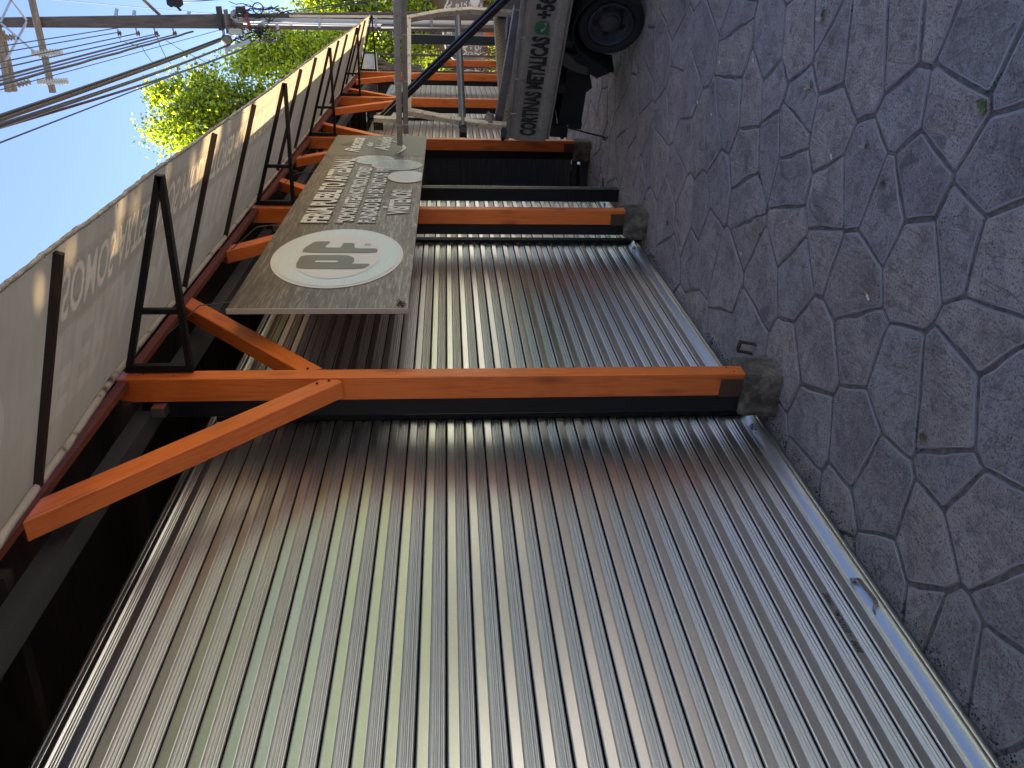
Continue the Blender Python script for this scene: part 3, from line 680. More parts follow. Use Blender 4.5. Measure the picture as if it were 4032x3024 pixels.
# side panels (dropsides) with a pressed profile, swept along s
def side_panel(t0, sg_, name):
    prof = [(0, .0), (.018, .0), (.022, .012), (.020, .062), (.006, .078), (.004, .100), (.004, .262), (.008, .275), (.008, .298), (.003, .305), (.003, .335), (.020, .345), (.022, .366), (.015, .372), (-.018, .372), (-.022, .366), (-.022, .350), (-.012, .340), (-.012, 0)]
    mb = MB(); n = len(prof); vs = []; NS = 40
    for j in range(NS+1):
        s_ = BL*j/NS
        for d_, u in prof:
            dent = .004*noise.noise(Vector((s_*3, u*6, t0))) + (-.012*math.exp(-((s_-.03)/.03)**2)*math.sin(u*40))
            vs.append((s_+.004*math.sin(u*45)*(1 if j == 0 else 0)*2, t0+sg_*(d_+dent), u+.004*noise.noise(Vector((s_*2.3, 1, 2)))))
    fs = [(j*n+i, j*n+(i+1) % n, (j+1)*n+(i+1) % n, (j+1)*n+i) for j in range(NS) for i in range(n)]
    fs += [tuple(range(n)), tuple(range(NS*n, NS*n+n))[::-1]]
    mb.add(vs, fs); o = tobj(name, mb, M_tpaint, smooth='auto')
    ck = MB(); ck.box((0, t0-.018 if sg_ > 0 else t0-.018, .3725), (BL, t0+.018, .3745)); tobj('top_cap', ck, M_chk, o)
    return o
np_ = side_panel(0, -1, 'side_panel'); fp_ = side_panel(TW, 1, 'side_panel')
hk = None
for s_ in (.305, .66, 1.05, 1.45, 1.9, 2.4):
    hk = MB(); hk.tube([(s_, -.020, .350), (s_, -.030, .345), (s_, -.030, .312), (s_+.004, -.020, .308)], .0045, 6); tobj('rope_hook', hk, M_rackgrey, np_)
# lettering on the near side (u up, reads towards +s)
def ttext(txt, s0, s1, u0, u1, m=M_letter, bold=.05, lift=.006):
    mb = text_mesh(txt, (s0, -.004, u0), (1, 0, 0), (0, 0, 1), u1-u0, width=s1-s0, bold=bold, lift=lift); return tobj('lettering', mb, m, np_)
ttext('CORTINAS METALICAS', .05, 1.055, .112, .250); ttext('+56', 1.212, 1.40, .112, .250)
M_green = mat('faded_green_vinyl', (.035, .13, .05), .5); M_phone = mat('grey_phone_mark', (.22, .24, .20), .5)
gm_ = MB(); cg, cu_ = 1.135, .182; ring = [(cg+.062*math.cos(2*math.pi*k/40), -.0105, cu_+.062*math.sin(2*math.pi*k/40)) for k in range(40)]
gm_.add(ring, [tuple(range(40))]); gm_.add([(cg-.060, -.0104, cu_-.015), (cg-.066, -.0104, cu_-.068), (cg-.015, -.0104, cu_-.058)], [(0, 1, 2)]); tobj('chat_logo', gm_, M_green, np_)
ph = MB(); pts = [(cg-.030+.0*k, 0, 0) for k in range(1)]
pts = []
for k in range(13):
    a = R_(200+ (k/12)*100); pts.append((cg+.018+.050*math.cos(a), -.013, cu_+.022+.050*math.sin(a)))
ph.tube(pts, [.011, .012, .009, .006, .005, .005, .005, .005, .005, .006, .009, .012, .011], 8); tobj('phone_mark', ph, M_phone, np_)
# deck, tailgate, headboard, chassis
d = MB(); d.box((0, .012, -.035), (BL, TW-.012, .0)); tobj('deck', d, M_chk)
for k in range(7):
    d = MB(); d.box((.05+k*.45, .02, -.10), (.11+k*.45, TW-.02, -.0355)); tobj('crossmember', d, M_under)
tg = MB(); tg.box((.0, .026, .003), (.022, TW-.026, .405)); tgo = tobj('tailgate', tg, M_chk_rust)
tg = MB(); tg.box((-.004, .026, .4055), (.026, TW-.026, .412)); tobj('tailgate_rim', tg, M_rackgrey, tgo)
hb = MB(); hb.box((BL-.03, .01, .0), (BL, TW-.01, .95)); tobj('headboard', hb, M_chk)
ch_ = MB()
for t_ in (.42, TW-.42): ch_.box((.03, t_-.035, -.235), (4.6, t_+.035, -.1005))
tobj('chassis', ch_, M_under)
bp = MB(); bp.box((.06, .10, -.335), (.12, TW-.10, -.215)); bp.box((.06, .35, -.215), (.10, .42, -.1)); bp.box((.06, TW-.42, -.215), (.10, TW-.35, -.1)); tobj('rear_bumper_bar', bp, M_under)
sp_ = MB(); tri_prism(sp_, [(.50, .12, -.115), (.09, .12, -.115), (.09, .12, -.330), (.45, .12, -.315), (.50, .12, -.36), (.56, .12, -.33), (.62, .12, -.28), (.88, .12, -.22), (.88, .12, -.10)], (0, .30, 0)); tobj('tool_and_spare_carrier', sp_, M_under)
lm = MB(); tri_prism(lm, [(.0, .05, -.05), (.075, .05, -.02), (.085, .05, -.205), (.0, .05, -.205)], (0, .09, 0)); lm.tube([(.012, .045, -.16), (.012, .03, -.16)], .02, 10); tobj('tail_lamp_box', lm, M_under)
fl_ = MB(); tri_prism(fl_, [(.845, .04, -.10), (.89, .04, -.18), (.84, .04, -.30), (.775, .04, -.385), (.72, .04, -.49), (.745, .04, -.50), (.655, .04, -.36), (.76, .04, -.20)], (0, .22, 0)); tobj('mud_flap', fl_, M_under)
fe = MB(); arc = [(1.13-.325*math.cos(R_(a)), -.40+.325*math.sin(R_(a))) for a in range(15, 170, 12)]
for a, b in zip(arc[:-1], arc[1:]): fe.bar((a[0], .16, a[1]), (b[0], .16, b[1]), .30, .008, (0, 0, 1))
tobj('mudguard', fe, M_under)
M_bracket = mat('dusty_bracket', (.05, .048, .042), .7); fb = MB(); tri_prism(fb, [(.80, .02, -.02), (.915, .02, -.02), (.86, .02, -.10), (.80, .02, -.16), (.765, .02, -.265), (.70, .02, -.275), (.725, .02, -.16), (.765, .02, -.07)], (0, .05, 0)); tobj('mudguard_bracket', fb, M_bracket)
def wheel(c, r=.27, side=-1, name='wheel', wd=.15, dual=False):
    wo_ = MB()
    wo_.lathe(c, (0, side, 0), [(.185, -.02), (.20, 0), (.225, .012), (.25, .008), (r-.004, -.012), (r, -.03), (r, -wd+.03), (r-.006, -wd+.01), (.24, -wd), (.185, -wd+.01)], 48)
    for k in range(44):
        a = 2*math.pi*k/44; cc = Vector(c)
        p = cc+Vector((math.cos(a)*r, -side*.035, math.sin(a)*r)); q = cc+Vector((math.cos(a+.06)*r, -side*(wd*.5), math.sin(a+.06)*r)); wo_.bar(p, q, .006, .008, (math.cos(a), 0, math.sin(a)))
    to_ = tobj('wheel', wo_, M_rubber, smooth='auto')
    ri = MB(); ri.lathe(c, (0, side, 0), [(.187, -.012), (.180, .002), (.172, .0), (.165, -.03), (.160, -.060), (.125, -.075), (.105, -.072), (.085, -.045), (.07, -.042), (.066, -.012), (.05, -.006), (.0005, -.006)], 40)
    ro = tobj('rim', ri, M_wheelrim, to_, smooth='auto')
    ho = MB()
    for k in range(5):
        a = 2*math.pi*k/5+.5; cc = Vector(c)+Vector((math.cos(a)*.118, side*-.072, math.sin(a)*.118)); ho.lathe(cc, (0, side, 0), [(.026, .004), (.024, .0055), (.0003, .0055)], 12)
    tobj('vent_holes', ho, M_under, to_)
    nu = MB()
    for k in range(6):
        a = 2*math.pi*k/6; cc = Vector(c)+Vector((math.cos(a)*.056, side*-.03, math.sin(a)*.056)); nu.lathe(cc, (0, side, 0), [(.011, -.005), (.011, .022), (.0003, .024)], 6)
    tobj('wheel_nuts', nu, M_wheelrim, to_)
wheel((1.155, .045, -.385)); wheel((1.155, .235, -.385)); wheel((1.155, TW-.045, -.385), side=1); wheel((1.155, TW-.235, -.385), side=1)
wheel((3.72, .12, -.285)); wheel((3.72, TW-.12, -.285), side=1)
ax = MB(); ax.tube([(1.155, .3, -.385), (1.155, TW-.3, -.385)], .05, 10); ax.lathe((1.155, TW/2-.12, -.385), (0, 1, 0), [(.04, 0), (.13, .04), (.14, .12), (.13, .2), (.04, .24)], 16); tobj('rear_axle', ax, M_under)
# cab (outside the photograph to the right, there for the truck to be whole)
cab = MB(); tri_prism(cab, [(3.10, .10, -.12), (4.55, .10, -.12), (4.62, .10, .35), (4.28, .10, 1.02), (4.15, .10, 1.08), (3.16, .10, 1.10), (3.10, .10, 1.04)], (0, TW-.2, 0)); M_cab = mat('white_cab_paint', (.55, .55, .53), .3); co = tobj('cab', cab, M_cab)
M_glass = mat('dark_glass', (.02, .025, .03), .05, 0, .8)
gw = MB(); tri_prism(gw, [(3.45, .094, .42), (4.40, .094, .42), (4.17, .094, .96), (3.45, .094, .98)], (0, .008, 0)); tri_prism(gw, [(3.45, TW-.102, .42), (4.40, TW-.102, .42), (4.17, TW-.102, .96), (3.45, TW-.102, .98)], (0, .008, 0))
gw.add([(4.60, .18, .40), (4.60, TW-.18, .40), (4.315, TW-.22, .97), (4.315, .22, .97)], [(0, 1, 2, 3)]); tobj('cab_windows', gw, M_glass, co)
# ladder rack: two hoops and two long top rails
def hoop(s_):
    hp_ = MB()
    L_ = [(s_, .075, .0), (s_, .075, .39), (s_, .09, .66), (s_, .135, .93), (s_, .205, 1.255)]; R__ = [(s_, TW-.03, .0), (s_, TW-.03, .39), (s_, TW-.03, .66), (s_, TW-.10, .95), (s_, 1.61, 1.285)]
    for P_ in (L_, R__):
        for a, b in zip(P_[:-1], P_[1:]): hp_.bar(a, b, .052, .058, (1, 0, 0), .004)
    hp_.bar((s_, .19, 1.262), (s_, 1.64, 1.29), .05, .06, (0, 0, 1), .004)
    o = tobj('rack_hoop', hp_, M_rack); return o
h1 = hoop(.08); h2 = hoop(2.75)
pi_ = MB(); pi_.tube([(.08, .02, .765), (.08, 1.68, .79)], .033, 16); M_pipe = mat('grey_pipe', (.13, .125, .125), .45, .5); tobj('rack_pipe', pi_, M_pipe, h1, smooth='auto')
pe = MB(); pe.bar((.08, -.075, .762), (.08, -.0, .763), .06, .06); tobj('pipe_end', pe, M_under, h1); pe = MB(); pe.bar((.04, -.02, .40), (.12, -.06, .40), .09, .03); tobj('rack_foot_plate', pe, M_under, h1)
r1 = MB(); r1.bar((-.11, -.01, 1.335), (BL+.9, -.01, 1.335), .05, .05, (0, 0, 1), .004); tobj('rack_rail', r1, M_rackgrey)
r1 = MB(); r1.bar((-.02, .045, 1.28), (BL+.9, .045, 1.28), .05, .045, (0, 0, 1), .004); tobj('rack_rail', r1, M_rackgrey)
r1 = MB(); r1.bar((-.11, 1.66, 1.345), (BL+.9, 1.66, 1.345), .05, .05, (0, 0, 1), .004); tobj('rack_rail', r1, M_rackgrey)
st = MB(); st.bar((.125, .03, 1.31), (.125, .03, 1.56), .04, .05, (1, 0, 0), .003); tobj('rack_stub', st, M_rack)
for s_ in (.10, .55, .98, 1.4):
    wt = MB()
    for k in range(4): wt.tube([(s_+.006*k, -.04, 1.30-.002*k), (s_+.006*k+.004, -.036, 1.365), (s_+.006*k, .03, 1.372)], .0028, 5)
    wt.tube([(s_+.02, -.04, 1.32), (s_+.05, -.055, 1.29), (s_+.045, -.05, 1.26)], .0025, 5); tobj('wire_tie', wt, M_galv_old)
rd = MB(); rd.tube([on_t(2225, 499, .03), on_t(2300, 520, .03), on_t(2385, 541, .03)], .0075, 6); a = on_t(2385, 541, .03); rd.tube([a, a+Vector((-.01, 0, .02)), a+Vector((-.03, 0, .012)), a+Vector((-.02, 0, -.012)), a+Vector((.01, 0, -.02))], .006, 6); tobj('hook_rod', rd, M_under)
# tubes laid from the deck over the rear hoop: each tube can be lifted off
Q0 = Vector((.10, .30, 1.325)); Q1 = on_s(2000, 0, 1.25); dq = (Q1-Q0).normalized()
for k, (ot, ou) in enumerate(((0, 0), (.040, .006), (-.006, .034), (.036, .045))):
    a = Q0-dq*(.30+.02*k)+Vector((0, ot, ou)); b = Q0+dq*(2.15-.05*k)+Vector((0, ot*1.2, ou))
    if b.z < .04: b = a+(b-a)*((a.z-.04)/(a.z-b.z))
    mb = MB(); mb.bar(a, b, .025, .025, (0, 0, 1), .003); M_tube = M_tube if k else dirty('dark_steel_tube', (.030, .024, .028), (.055, .045, .052), (.02, .012, .01), 8, .42, .6)
    o = obj('steel_tube', mb, M_tube, None, M=TM, label=['lowest dark square tube of the bundle over the truck rack', 'second dark square tube, beside the lowest in the bundle', 'dark square tube stacked on the lowest one of the bundle', 'topmost dark square tube of the bundle over the truck rack'][k], cat='steel tube', group='steel tubes on the truck rack')
a = Q0-dq*.36; pm = MB(); pm.box((a.x-.05, a.y-.03, a.z-.04), (a.x+.05, a.y-.026, a.z+.05)); 
for k in range(3): pm.tube([(a.x-.03+.03*k, a.y-.034, a.z+.02*math.sin(k)), (a.x-.03+.03*k, a.y-.02, a.z+.02*math.sin(k))], .012, 8)
obj('steel_bracket', pm, M_blackrust, None, M=TM, label='small rusty perforated bracket at the ends of the steel tubes', cat='bracket')
# long channel and a crumpled rag in the bed
a = on_t(1962, 487, .16); b = on_t(2040, 40, .14); M_chan = dirty('grey_steel_channel', (.17, .165, .18), (.25, .24, .25), (.08, .07, .07), 6, .5, .4, (.5, .7))
cm = MB(); dch = (b-a).normalized(); b2 = a+(b-a)*1.0
cm.bar(a, b, .012, .07, (0, 0, 1)); cm.bar(a+Vector((0, .035, .030)), b+Vector((0, .035, .030)), .07, .008, (0, 0, 1)); cm.bar(a+Vector((0, .035, -.031)), b+Vector((0, .035, -.031)), .07, .008, (0, 0, 1))
obj('steel_channel', cm, M_chan, None, M=TM, label='long grey steel channel lying in the truck bed along its side', cat='steel channel')
rg_ = on_t(1938, 475, .13); rm = MB(); vs = []; fs = []
NN = 12
for i in range(NN+1):
    for j in range(NN):
        th = math.pi*i/NN; p_ = 2*math.pi*j/NN; d_ = Vector((math.sin(th)*math.cos(p_), math.sin(th)*math.sin(p_), math.cos(th)))
        r_ = .055*(1+.9*noise.noise(d_*2.3)+.5*noise.noise(d_*5)); vs.append(rg_+Vector((d_.x*r_*1.1, d_.y*r_, d_.z*r_*.9+.02)))
for i in range(NN):
    for j in range(NN): fs.append((i*NN+j, i*NN+(j+1) % NN, (i+1)*NN+(j+1) % NN, (i+1)*NN+j))
rm.add(vs, fs); M_rag = dirty('dirty_rag', (.20, .14, .12), (.28, .24, .22), (.08, .04, .03), 20, .9)
obj('rag', rm, M_rag, None, M=TM, smooth=True, label='crumpled brown rag on the steel channel in the truck bed', cat='rag')
bx = MB(); c0 = on_t(2003, 110, .5); bx.box((c0.x-.09, c0.y-.09, c0.z-.10), (c0.x+.09, c0.y+.09, c0.z+.05)); M_bucket = mat('dark_bucket', (.03, .03, .035), .5)
obj('parts_bucket', MB().tube([(c0.x, c0.y, .003), (c0.x, c0.y, c0.z+.02)], [.09, .105], 16), M_bucket, None, M=TM, label='dark bucket with a white rag standing in the truck bed', cat='bucket')

# ------------------------------------------------------------------ small things on the walkway
M_rustloop = mat('rusty_flat_iron', (.045, .022, .014), .7)
c0 = atz(2965, 1372); lp = MB(); a = Vector((c0.x-.03, c0.y, -.005))
P1, P2, P3, P4 = a, a+Vector((.012, .01, .085)), a+Vector((.075, -.012, .085)), a+Vector((.062, -.022, -.005))
for p, q in ((P1, P2), (P2, P3), (P3, P4)): lp.bar(p, q, .007, .028, (0, 1, 0))
obj('iron_loop', lp, M_rustloop, label='small rusty iron loop sticking out of the pavement beside the nearest footing', cat='ground anchor')
g1_ = atz(2380, 741); g2_ = atz(2415, 741); top = (g1_+g2_)/2; lp = MB(); pts = []
for k in range(15):
    a = math.pi*k/14; p = g1_.lerp(g2_, (1-math.cos(a))/2); pts.append((p.x-.0, p.y, .30*math.sin(a)*.9))
pts = [(p[0], p[1], p[2]) for p in pts]; lp.tube(pts, .009, 6); lp.tube([(g1_.x-.06, g1_.y, .012), (g1_.x+.09, g1_.y+.05, .015)], .007, 6)
obj('rebar_hoop', lp, M_under, label='thin dark bent rod hoop standing in the passage mouth', cat='rod')
# fallen leaves and litter
M_leafg = mat('fallen_green_leaf', (.12, .16, .05), .8); M_leafd = mat('dry_curled_leaf', (.36, .33, .26), .8); M_leafb = mat('brown_leaf', (.16, .10, .045), .8)
def leaf(px, py, L, m, name, lab, rot):
    c = atz(px, py); mb = MB(); n = 10; up_ = []; dn = []
    for k in range(n+1):
        f = k/n; wd = .34*math.sin(math.pi*f**.8)*(1+.35*math.sin(f*17+rot)); z = .006+.012*math.sin(f*3+rot)**2
        up_.append((f-.5, wd, z)); dn.append((f-.5, -wd, z*.6+.003))
    mid = [(f_/n-.5, 0, .003+.004*math.sin(f_)) for f_ in range(n+1)]
    vs = up_+mid+dn; ca, sa = math.cos(rot), math.sin(rot)
    vs = [(c.x+L*(x*ca-y*sa), c.y+L*(x*sa+y*ca), z*(L/.06)+.002) for x, y, z in vs]
    N = n+1; fs = [(i, i+1, N+i+1, N+i) for i in range(n)]+[(N+i, N+i+1, 2*N+i+1, 2*N+i) for i in range(n)]
    mb.add(vs, fs); return obj(name, mb, m, smooth=True, label=lab, cat='leaf', group='leaves fallen on the walkway')
leaf(3880, 416, .062, M_leafg, 'fallen_leaf', 'largest green leaf on the walkway, lying on a joint near the right', 1.2)
leaf(3240, 55, .07, M_leafd, 'fallen_leaf', 'pale curled leaf far out from the shutters near the photo edge', .6)
leaf(3190, 335, .06, M_leafd, 'fallen_leaf', 'pale shrivelled leaf in the middle of a large stone', 2.2)
leaf(3409, 570, .05, M_leafd, 'fallen_leaf', 'pale crumbled leaf inside a narrow stone joint', 1.8)
leaf(2997, 922, .03, M_leafg, 'fallen_leaf', 'tiny square green leaf scrap on a joint crossing', .4)
leaf(2630, 876, .045, M_leafb, 'fallen_leaf', 'olive brown leaf in a joint between the truck and the second footing', 1.0)
leaf(3483, 720, .03, M_leafb, 'fallen_leaf', 'small yellow brown leaf at a joint corner near the photo centre right', .2)
leaf(2922, 1010, .03, M_leafd, 'fallen_leaf', 'small grey leaf scrap below the narrow joint stones', 2.6)
leaf(3640, 1720, .035, M_leafb, 'fallen_leaf', 'moss brown leaf in the joint beside the nearest footing', 2.)
cb_ = atz(3425, 1182); mb = MB(); mb.tube([cb_+Vector((0, 0, .005)), cb_+Vector((.014, .02, .006))], .0042, 8); M_white = mat('white_paper', (.7, .7, .68), .7)
M_filter = mat('orange_filter', (.55, .22, .06), .7); 
root = obj('cigarette_butt', mb, M_white, label='white cigarette butt with orange filter on the walkway', cat='cigarette butt')
mb = MB(); mb.tube([cb_+Vector((.0145, .0205, .006)), cb_+Vector((.021, .030, .006))], .0043, 8); obj('filter', mb, M_filter, root)
for k, (px, py, s_) in enumerate(((2970, 248, .02), (3278, 627, .018), (2836, 250, .014), (2750, 410, .016), (2922, 1008, .016), (2804, 456, .012))):
    p = atz(px, py); mb = MB(); mb.bar(p+Vector((0, 0, .004)), p+Vector((s_, s_*.8, .006)), .012, .003); obj('paper_scrap', mb, M_white, label=['white paper scrap nearest the truck wheel side edge', 'white paper scrap beside the broken pale leaf', 'white paper scrap above the truck side joint', 'white paper scrap closest to the truck flap', 'white paper scrap by the green leaf fragment', 'smallest white paper scrap between truck and footing'][k], cat='litter', group='white scraps on the walkway')
M_grit = mat('loose_grit', (.17, .15, .13), .9); gr = MB(); rgg = random.Random(11)
def pebble(mb, p, r):
    a = rgg.random()*3; vs = [(p.x+r*math.cos(a+k*2.1)*(1 if k < 3 else .4), p.y+r*math.sin(a+k*2.1)*(1 if k < 3 else .4), p.z+(0 if k < 3 else r*.8)) for k in range(4)]
    mb.add(vs, [(0, 1, 3), (1, 2, 3), (2, 0, 3), (0, 2, 1)])
for k in range(2600):
    y = rgg.uniform(1.0, 11); x = -2.03+abs(rgg.gauss(0, .22)) if rgg.random() < .6 else rgg.uniform(-2, 1.2)
    pebble(gr, Vector((x, y, .0)), rgg.uniform(.0015, .006)*(1 if y < 6 else 1.3))
obj('loose_grit', gr, M_grit, kind='stuff', label='fine grit and crumbs scattered over the walkway', cat='grit')
M_moss = mat('joint_moss', (.05, .085, .02), .95); mo = MB()
for (px, py) in ((2632, 880), (3376, 5), (3650, 1665), (3600, 1700), (3905, 1950), (3925, 330), (2600, 1460), (2990, 700)):
    c = atz(px, py)
    for k in range(90): pebble(mo, c+Vector((rgg.gauss(0, .022), rgg.gauss(0, .035), -.004)), rgg.uniform(.002, .006))
obj('joint_moss', mo, M_moss, kind='stuff', label='small tufts of green moss growing in the stone joints', cat='moss')

# ------------------------------------------------------------------ utility pole and what it carries
M_pole = mat('weathered_pole_concrete', (.15, .12, .10), .9); t = NT(M_pole); v = t.coord((8, 8, 1.2))
t.col(t.ramp(t.noise(v, 1.8, 7, .65), [(.3, (.06, .045, .038)), (.6, (.12, .095, .082)), (.8, (.18, .15, .13))])); t.bump(t.noise(v, 5, 5), .3, .02)
PYp = 19.3
pole = empty('utility_pole', (-1.05, PYp, 0), label='tall weathered utility pole with crossarms, equipment and grey conduit', cat='utility pole')
def pp(px, py, dy=0.): return aty(px, py, PYp+dy)
tl, tr2 = pp(-60, 106), pp(-60, 70); ml, mr = pp(860, 111), pp(860, 56); bl_, br_ = pp(1990, 126), pp(1990, 40)
pb = MB()
def slab(a, b, c, d_, y0, y1):
    tri_prism(pb, [(a.x, y0, a.z), (b.x, y0, b.z), (d_.x, y0, d_.z), (c.x, y0, c.z)], (0, y1-y0, 0))
bl0 = Vector((bl_.x, 0, 0.)); br0 = Vector((br_.x, 0, 0.))
slab(tl, tr2, ml, mr, PYp-.14, PYp+.14); slab(ml+Vector((0, 0, -.001)), mr+Vector((0, 0, -.001)), bl0, br0, PYp-.17, PYp+.17)
obj('shaft', pb, M_pole, pole)
M_cond = mat('grey_pvc_conduit', (.42, .42, .41), .4); M_condd = mat('dull_olive_conduit', (.10, .095, .08), .7)
def ptube(name, pts, r, m, dy=-.25, parent=pole, n=10): return obj(name, MB().tube([pp(x, y, dy) for x, y in pts], r, n), m, parent, smooth=True)
ptube('conduit', [(955, 80), (1200, 82), (1556, 88), (2010, 93)], .055, M_cond); ptube('conduit', [(960, 92), (1300, 98), (1500, 102)], .022, mat('white_conduit', (.7, .68, .64), .5), -.3)
ptube('conduit', [(1500, 105), (2010, 104)], .035, M_condd, -.28)
hd = ptube('conduit_head', [(955, 80), (930, 78), (915, 66), (918, 52), (932, 45)], .06, M_cond, -.3)
for x in (1040, 1258, 1480, 1700): 
    a = pp(x, 70, -.33); b = pp(x, 110, -.33); m_ = MB(); m_.bar(a, b, .02, .05); obj('strap', m_, M_galv_old, pole)
pl = MB(); a, b = pp(1140, 63, -.2), pp(1548, 66, -.2); pl.bar(a, b, .08, .05); obj('wooden_lath', pl, M_wood_pale, pole)
M_armwood = mat('grey_crossarm_wood', (.22, .17, .13), .9); t = NT(M_armwood); t.col(t.ramp(t.noise(t.coord((6, 6, 1)), 3, 6), [(.3, (.13, .095, .07)), (.7, (.30, .24, .19))]))
beam('crossarm', pp(112, -60, -.25), pp(208, 365, -.25), .115, .10, M_armwood, pole, up=(0, 1, 0)); beam('crossarm', pp(-15, 60, .1), pp(32, 362, .1), .11, .10, M_armwood, pole, up=(0, 1, 0)); beam('crossarm', pp(5, 120, .3), pp(56, 360, .3), .11, .10, M_armwood, pole, up=(0, 1, 0))
M_brace = mat('galvanised_brace', (.45, .46, .48), .5, .5)
for a, b in (((0, 90), (62, -40)), ((30, -20), (105, 80)), ((105, 85), (20, 245)), ((0, 88), (160, 225)), ((100, 100), (24, 240))): beam('crossarm_brace', pp(*a, -.3), pp(*b, -.3), .035, .03, M_brace, pole, up=(0, 1, 0), ch=0)
M_porc = mat('white_porcelain', (.45, .44, .43), .35); M_porcb = mat('brown_porcelain', (.10, .035, .025), .3)
def insul(p, q, r0, m, n=10):
    mb = MB(); p = Vector(p); q = Vector(q); L = (q-p).length; prof = [(.01, 0)]
    for k in range(n): h_ = L*(k+.2)/n; prof += [(r0*.5, h_), (r0, h_+L*.25/n), (r0*.5, h_+L*.5/n)]
    prof.append((.01, L)); mb.lathe(p, q-p, prof, 12); return mb
for a, b in (((125, 212), (247, 205)), ((147, 322), (270, 320))): obj('insulator', insul(pp(*a, -.3), pp(*b, -.3), .075, M_porc, 12), M_porc, pole, smooth=True)
for a, b in (((12, 150), (60, 145)), ((66, 335), (122, 320))): obj('insulator', insul(pp(*a, 0), pp(*b, 0), .07, M_porcb, 4), M_armwood, pole, smooth=True)
for x in (470, 543, 615, 688): 
    obj('insulator', insul(pp(x-8, 131, -.1), pp(x+9, 132, -.1), .06, M_porcb, 2), M_porcb, pole, smooth=True)
    m_ = MB(); m_.bar(pp(x-10, 108, -.1), pp(x-2, 130, -.1), .03, .03); obj('insulator_bracket', m_, M_galv_old, pole)
for x, y0, y1 in ((460, 33, 62), (530, 40, 62), (745, 45, 60)): m_ = MB(); m_.bar(pp(x, y0, -.1), pp(x-4, y1, -.1), .04, .06); obj('insulator_bracket', m_, M_galv_old, pole)
beam('stay_strut', pp(555, -10, .1), pp(630, 60, .1), .06, .05, M_armwood, pole, up=(0, 1, 0))
sb = MB()
for k in range(5): sb.lathe(pp(672+8*k, 4 if k % 2 else 8, -.2), (1, 0, 0), [(.02, -.1), (.085, -.05), (.085, .08), (.02, .13)], 10)
sb.bar(pp(670, -4, -.2), pp(712, 42, -.2), .05, .04); obj('insulator_rack', sb, M_under, pole)
M_boxd = mat('dark_equipment_box', (.035, .032, .032), .6); M_boxg = mat('grey_equipment_box', (.15, .135, .12), .6); M_boxw = mat('pale_lamp_housing', (.42, .44, .40), .5)
def pbox(name, x0, y0, x1, y1, m, dy=-.3, th=.2):
    a = pp(x0, y0, dy); b = pp(x1, y1, dy); mb = MB(); lo = (min(a.x, b.x), PYp+dy-th, min(a.z, b.z)); hi = (max(a.x, b.x), PYp+dy, max(a.z, b.z)); mb.box(lo, hi)
    mb.box((lo[0]+.02, lo[1]-.03, lo[2]+.03), (lo[0]+.06, lo[1], hi[2]-.03)); return obj(name, mb, m, pole)
pbox('equipment_box', 858, 24, 885, 118, M_boxd); pbox('equipment_box', 888, 36, 908, 130, M_boxg, -.25); pbox('equipment_box', 910, 110, 963, 135, M_boxw, -.35, .25); pbox('equipment_box', 935, 24, 965, 50, M_boxd, -.28)
pbox('equipment_box', 1010, 100, 1040, 125, M_boxd, -.3)
beam('fibre_crossbar', pp(878, 118, -.4), pp(893, 214, -.4), .05, .07, M_brace, pole, up=(0, 1, 0)); beam('fibre_crossbar', pp(1090, 95, -.4), pp(1100, 138, -.4), .05, .06, M_brace, pole, up=(0, 1, 0))
beam('red_clamp', pp(958, 24, -.4), pp(985, 118, -.35), .05, .06, mat('faded_red_steel', (.30, .05, .04), .6), pole, up=(0, 1, 0))
beam('lamp_arm', pp(890, 195, -.5), pp(985, 160, -.5), .08, .10, M_cond, pole, up=(0, 1, 0))
obj('splice_closure', MB().tube([pp(872, 160, -.5), pp(880, 158, -.5), pp(904, 157, -.5), pp(912, 156, -.5)], [.05, .10, .10, .05], 12), M_boxg, pole, smooth=True)
cr = MB(); c = pp(1016, 33, -.4); cr.tube([c+Vector((.11*math.cos(k*.3), .02*math.sin(k*.7), .11*math.sin(k*.3))) for k in range(44)], .011, 6); obj('coiled_cable', cr, M_under, pole)
# tangle of drop wires
tg_ = MB(); rt = random.Random(21)
for k in range(60):
    cx = rt.gauss(1000, 42); cy = rt.choice([rt.gauss(140, 14), rt.gauss(140, 12), rt.gauss(42, 9)]) if k < 55 else rt.gauss(90, 25); P_ = []
    dx, dy_ = rt.uniform(-30, 60), rt.uniform(-16, 16)
    for j in range(7):
        P_.append(pp(cx+dx*(j-3)*.5+rt.gauss(0, 7), cy+dy_*(j-3)*.4+rt.gauss(0, 7), -.35+rt.uniform(-.25, .1)))
    tg_.tube(P_, rt.choice([.004, .006, .008, .012]), 4, False)
obj('wire_tangle', tg_, M_under, pole, kind='stuff')

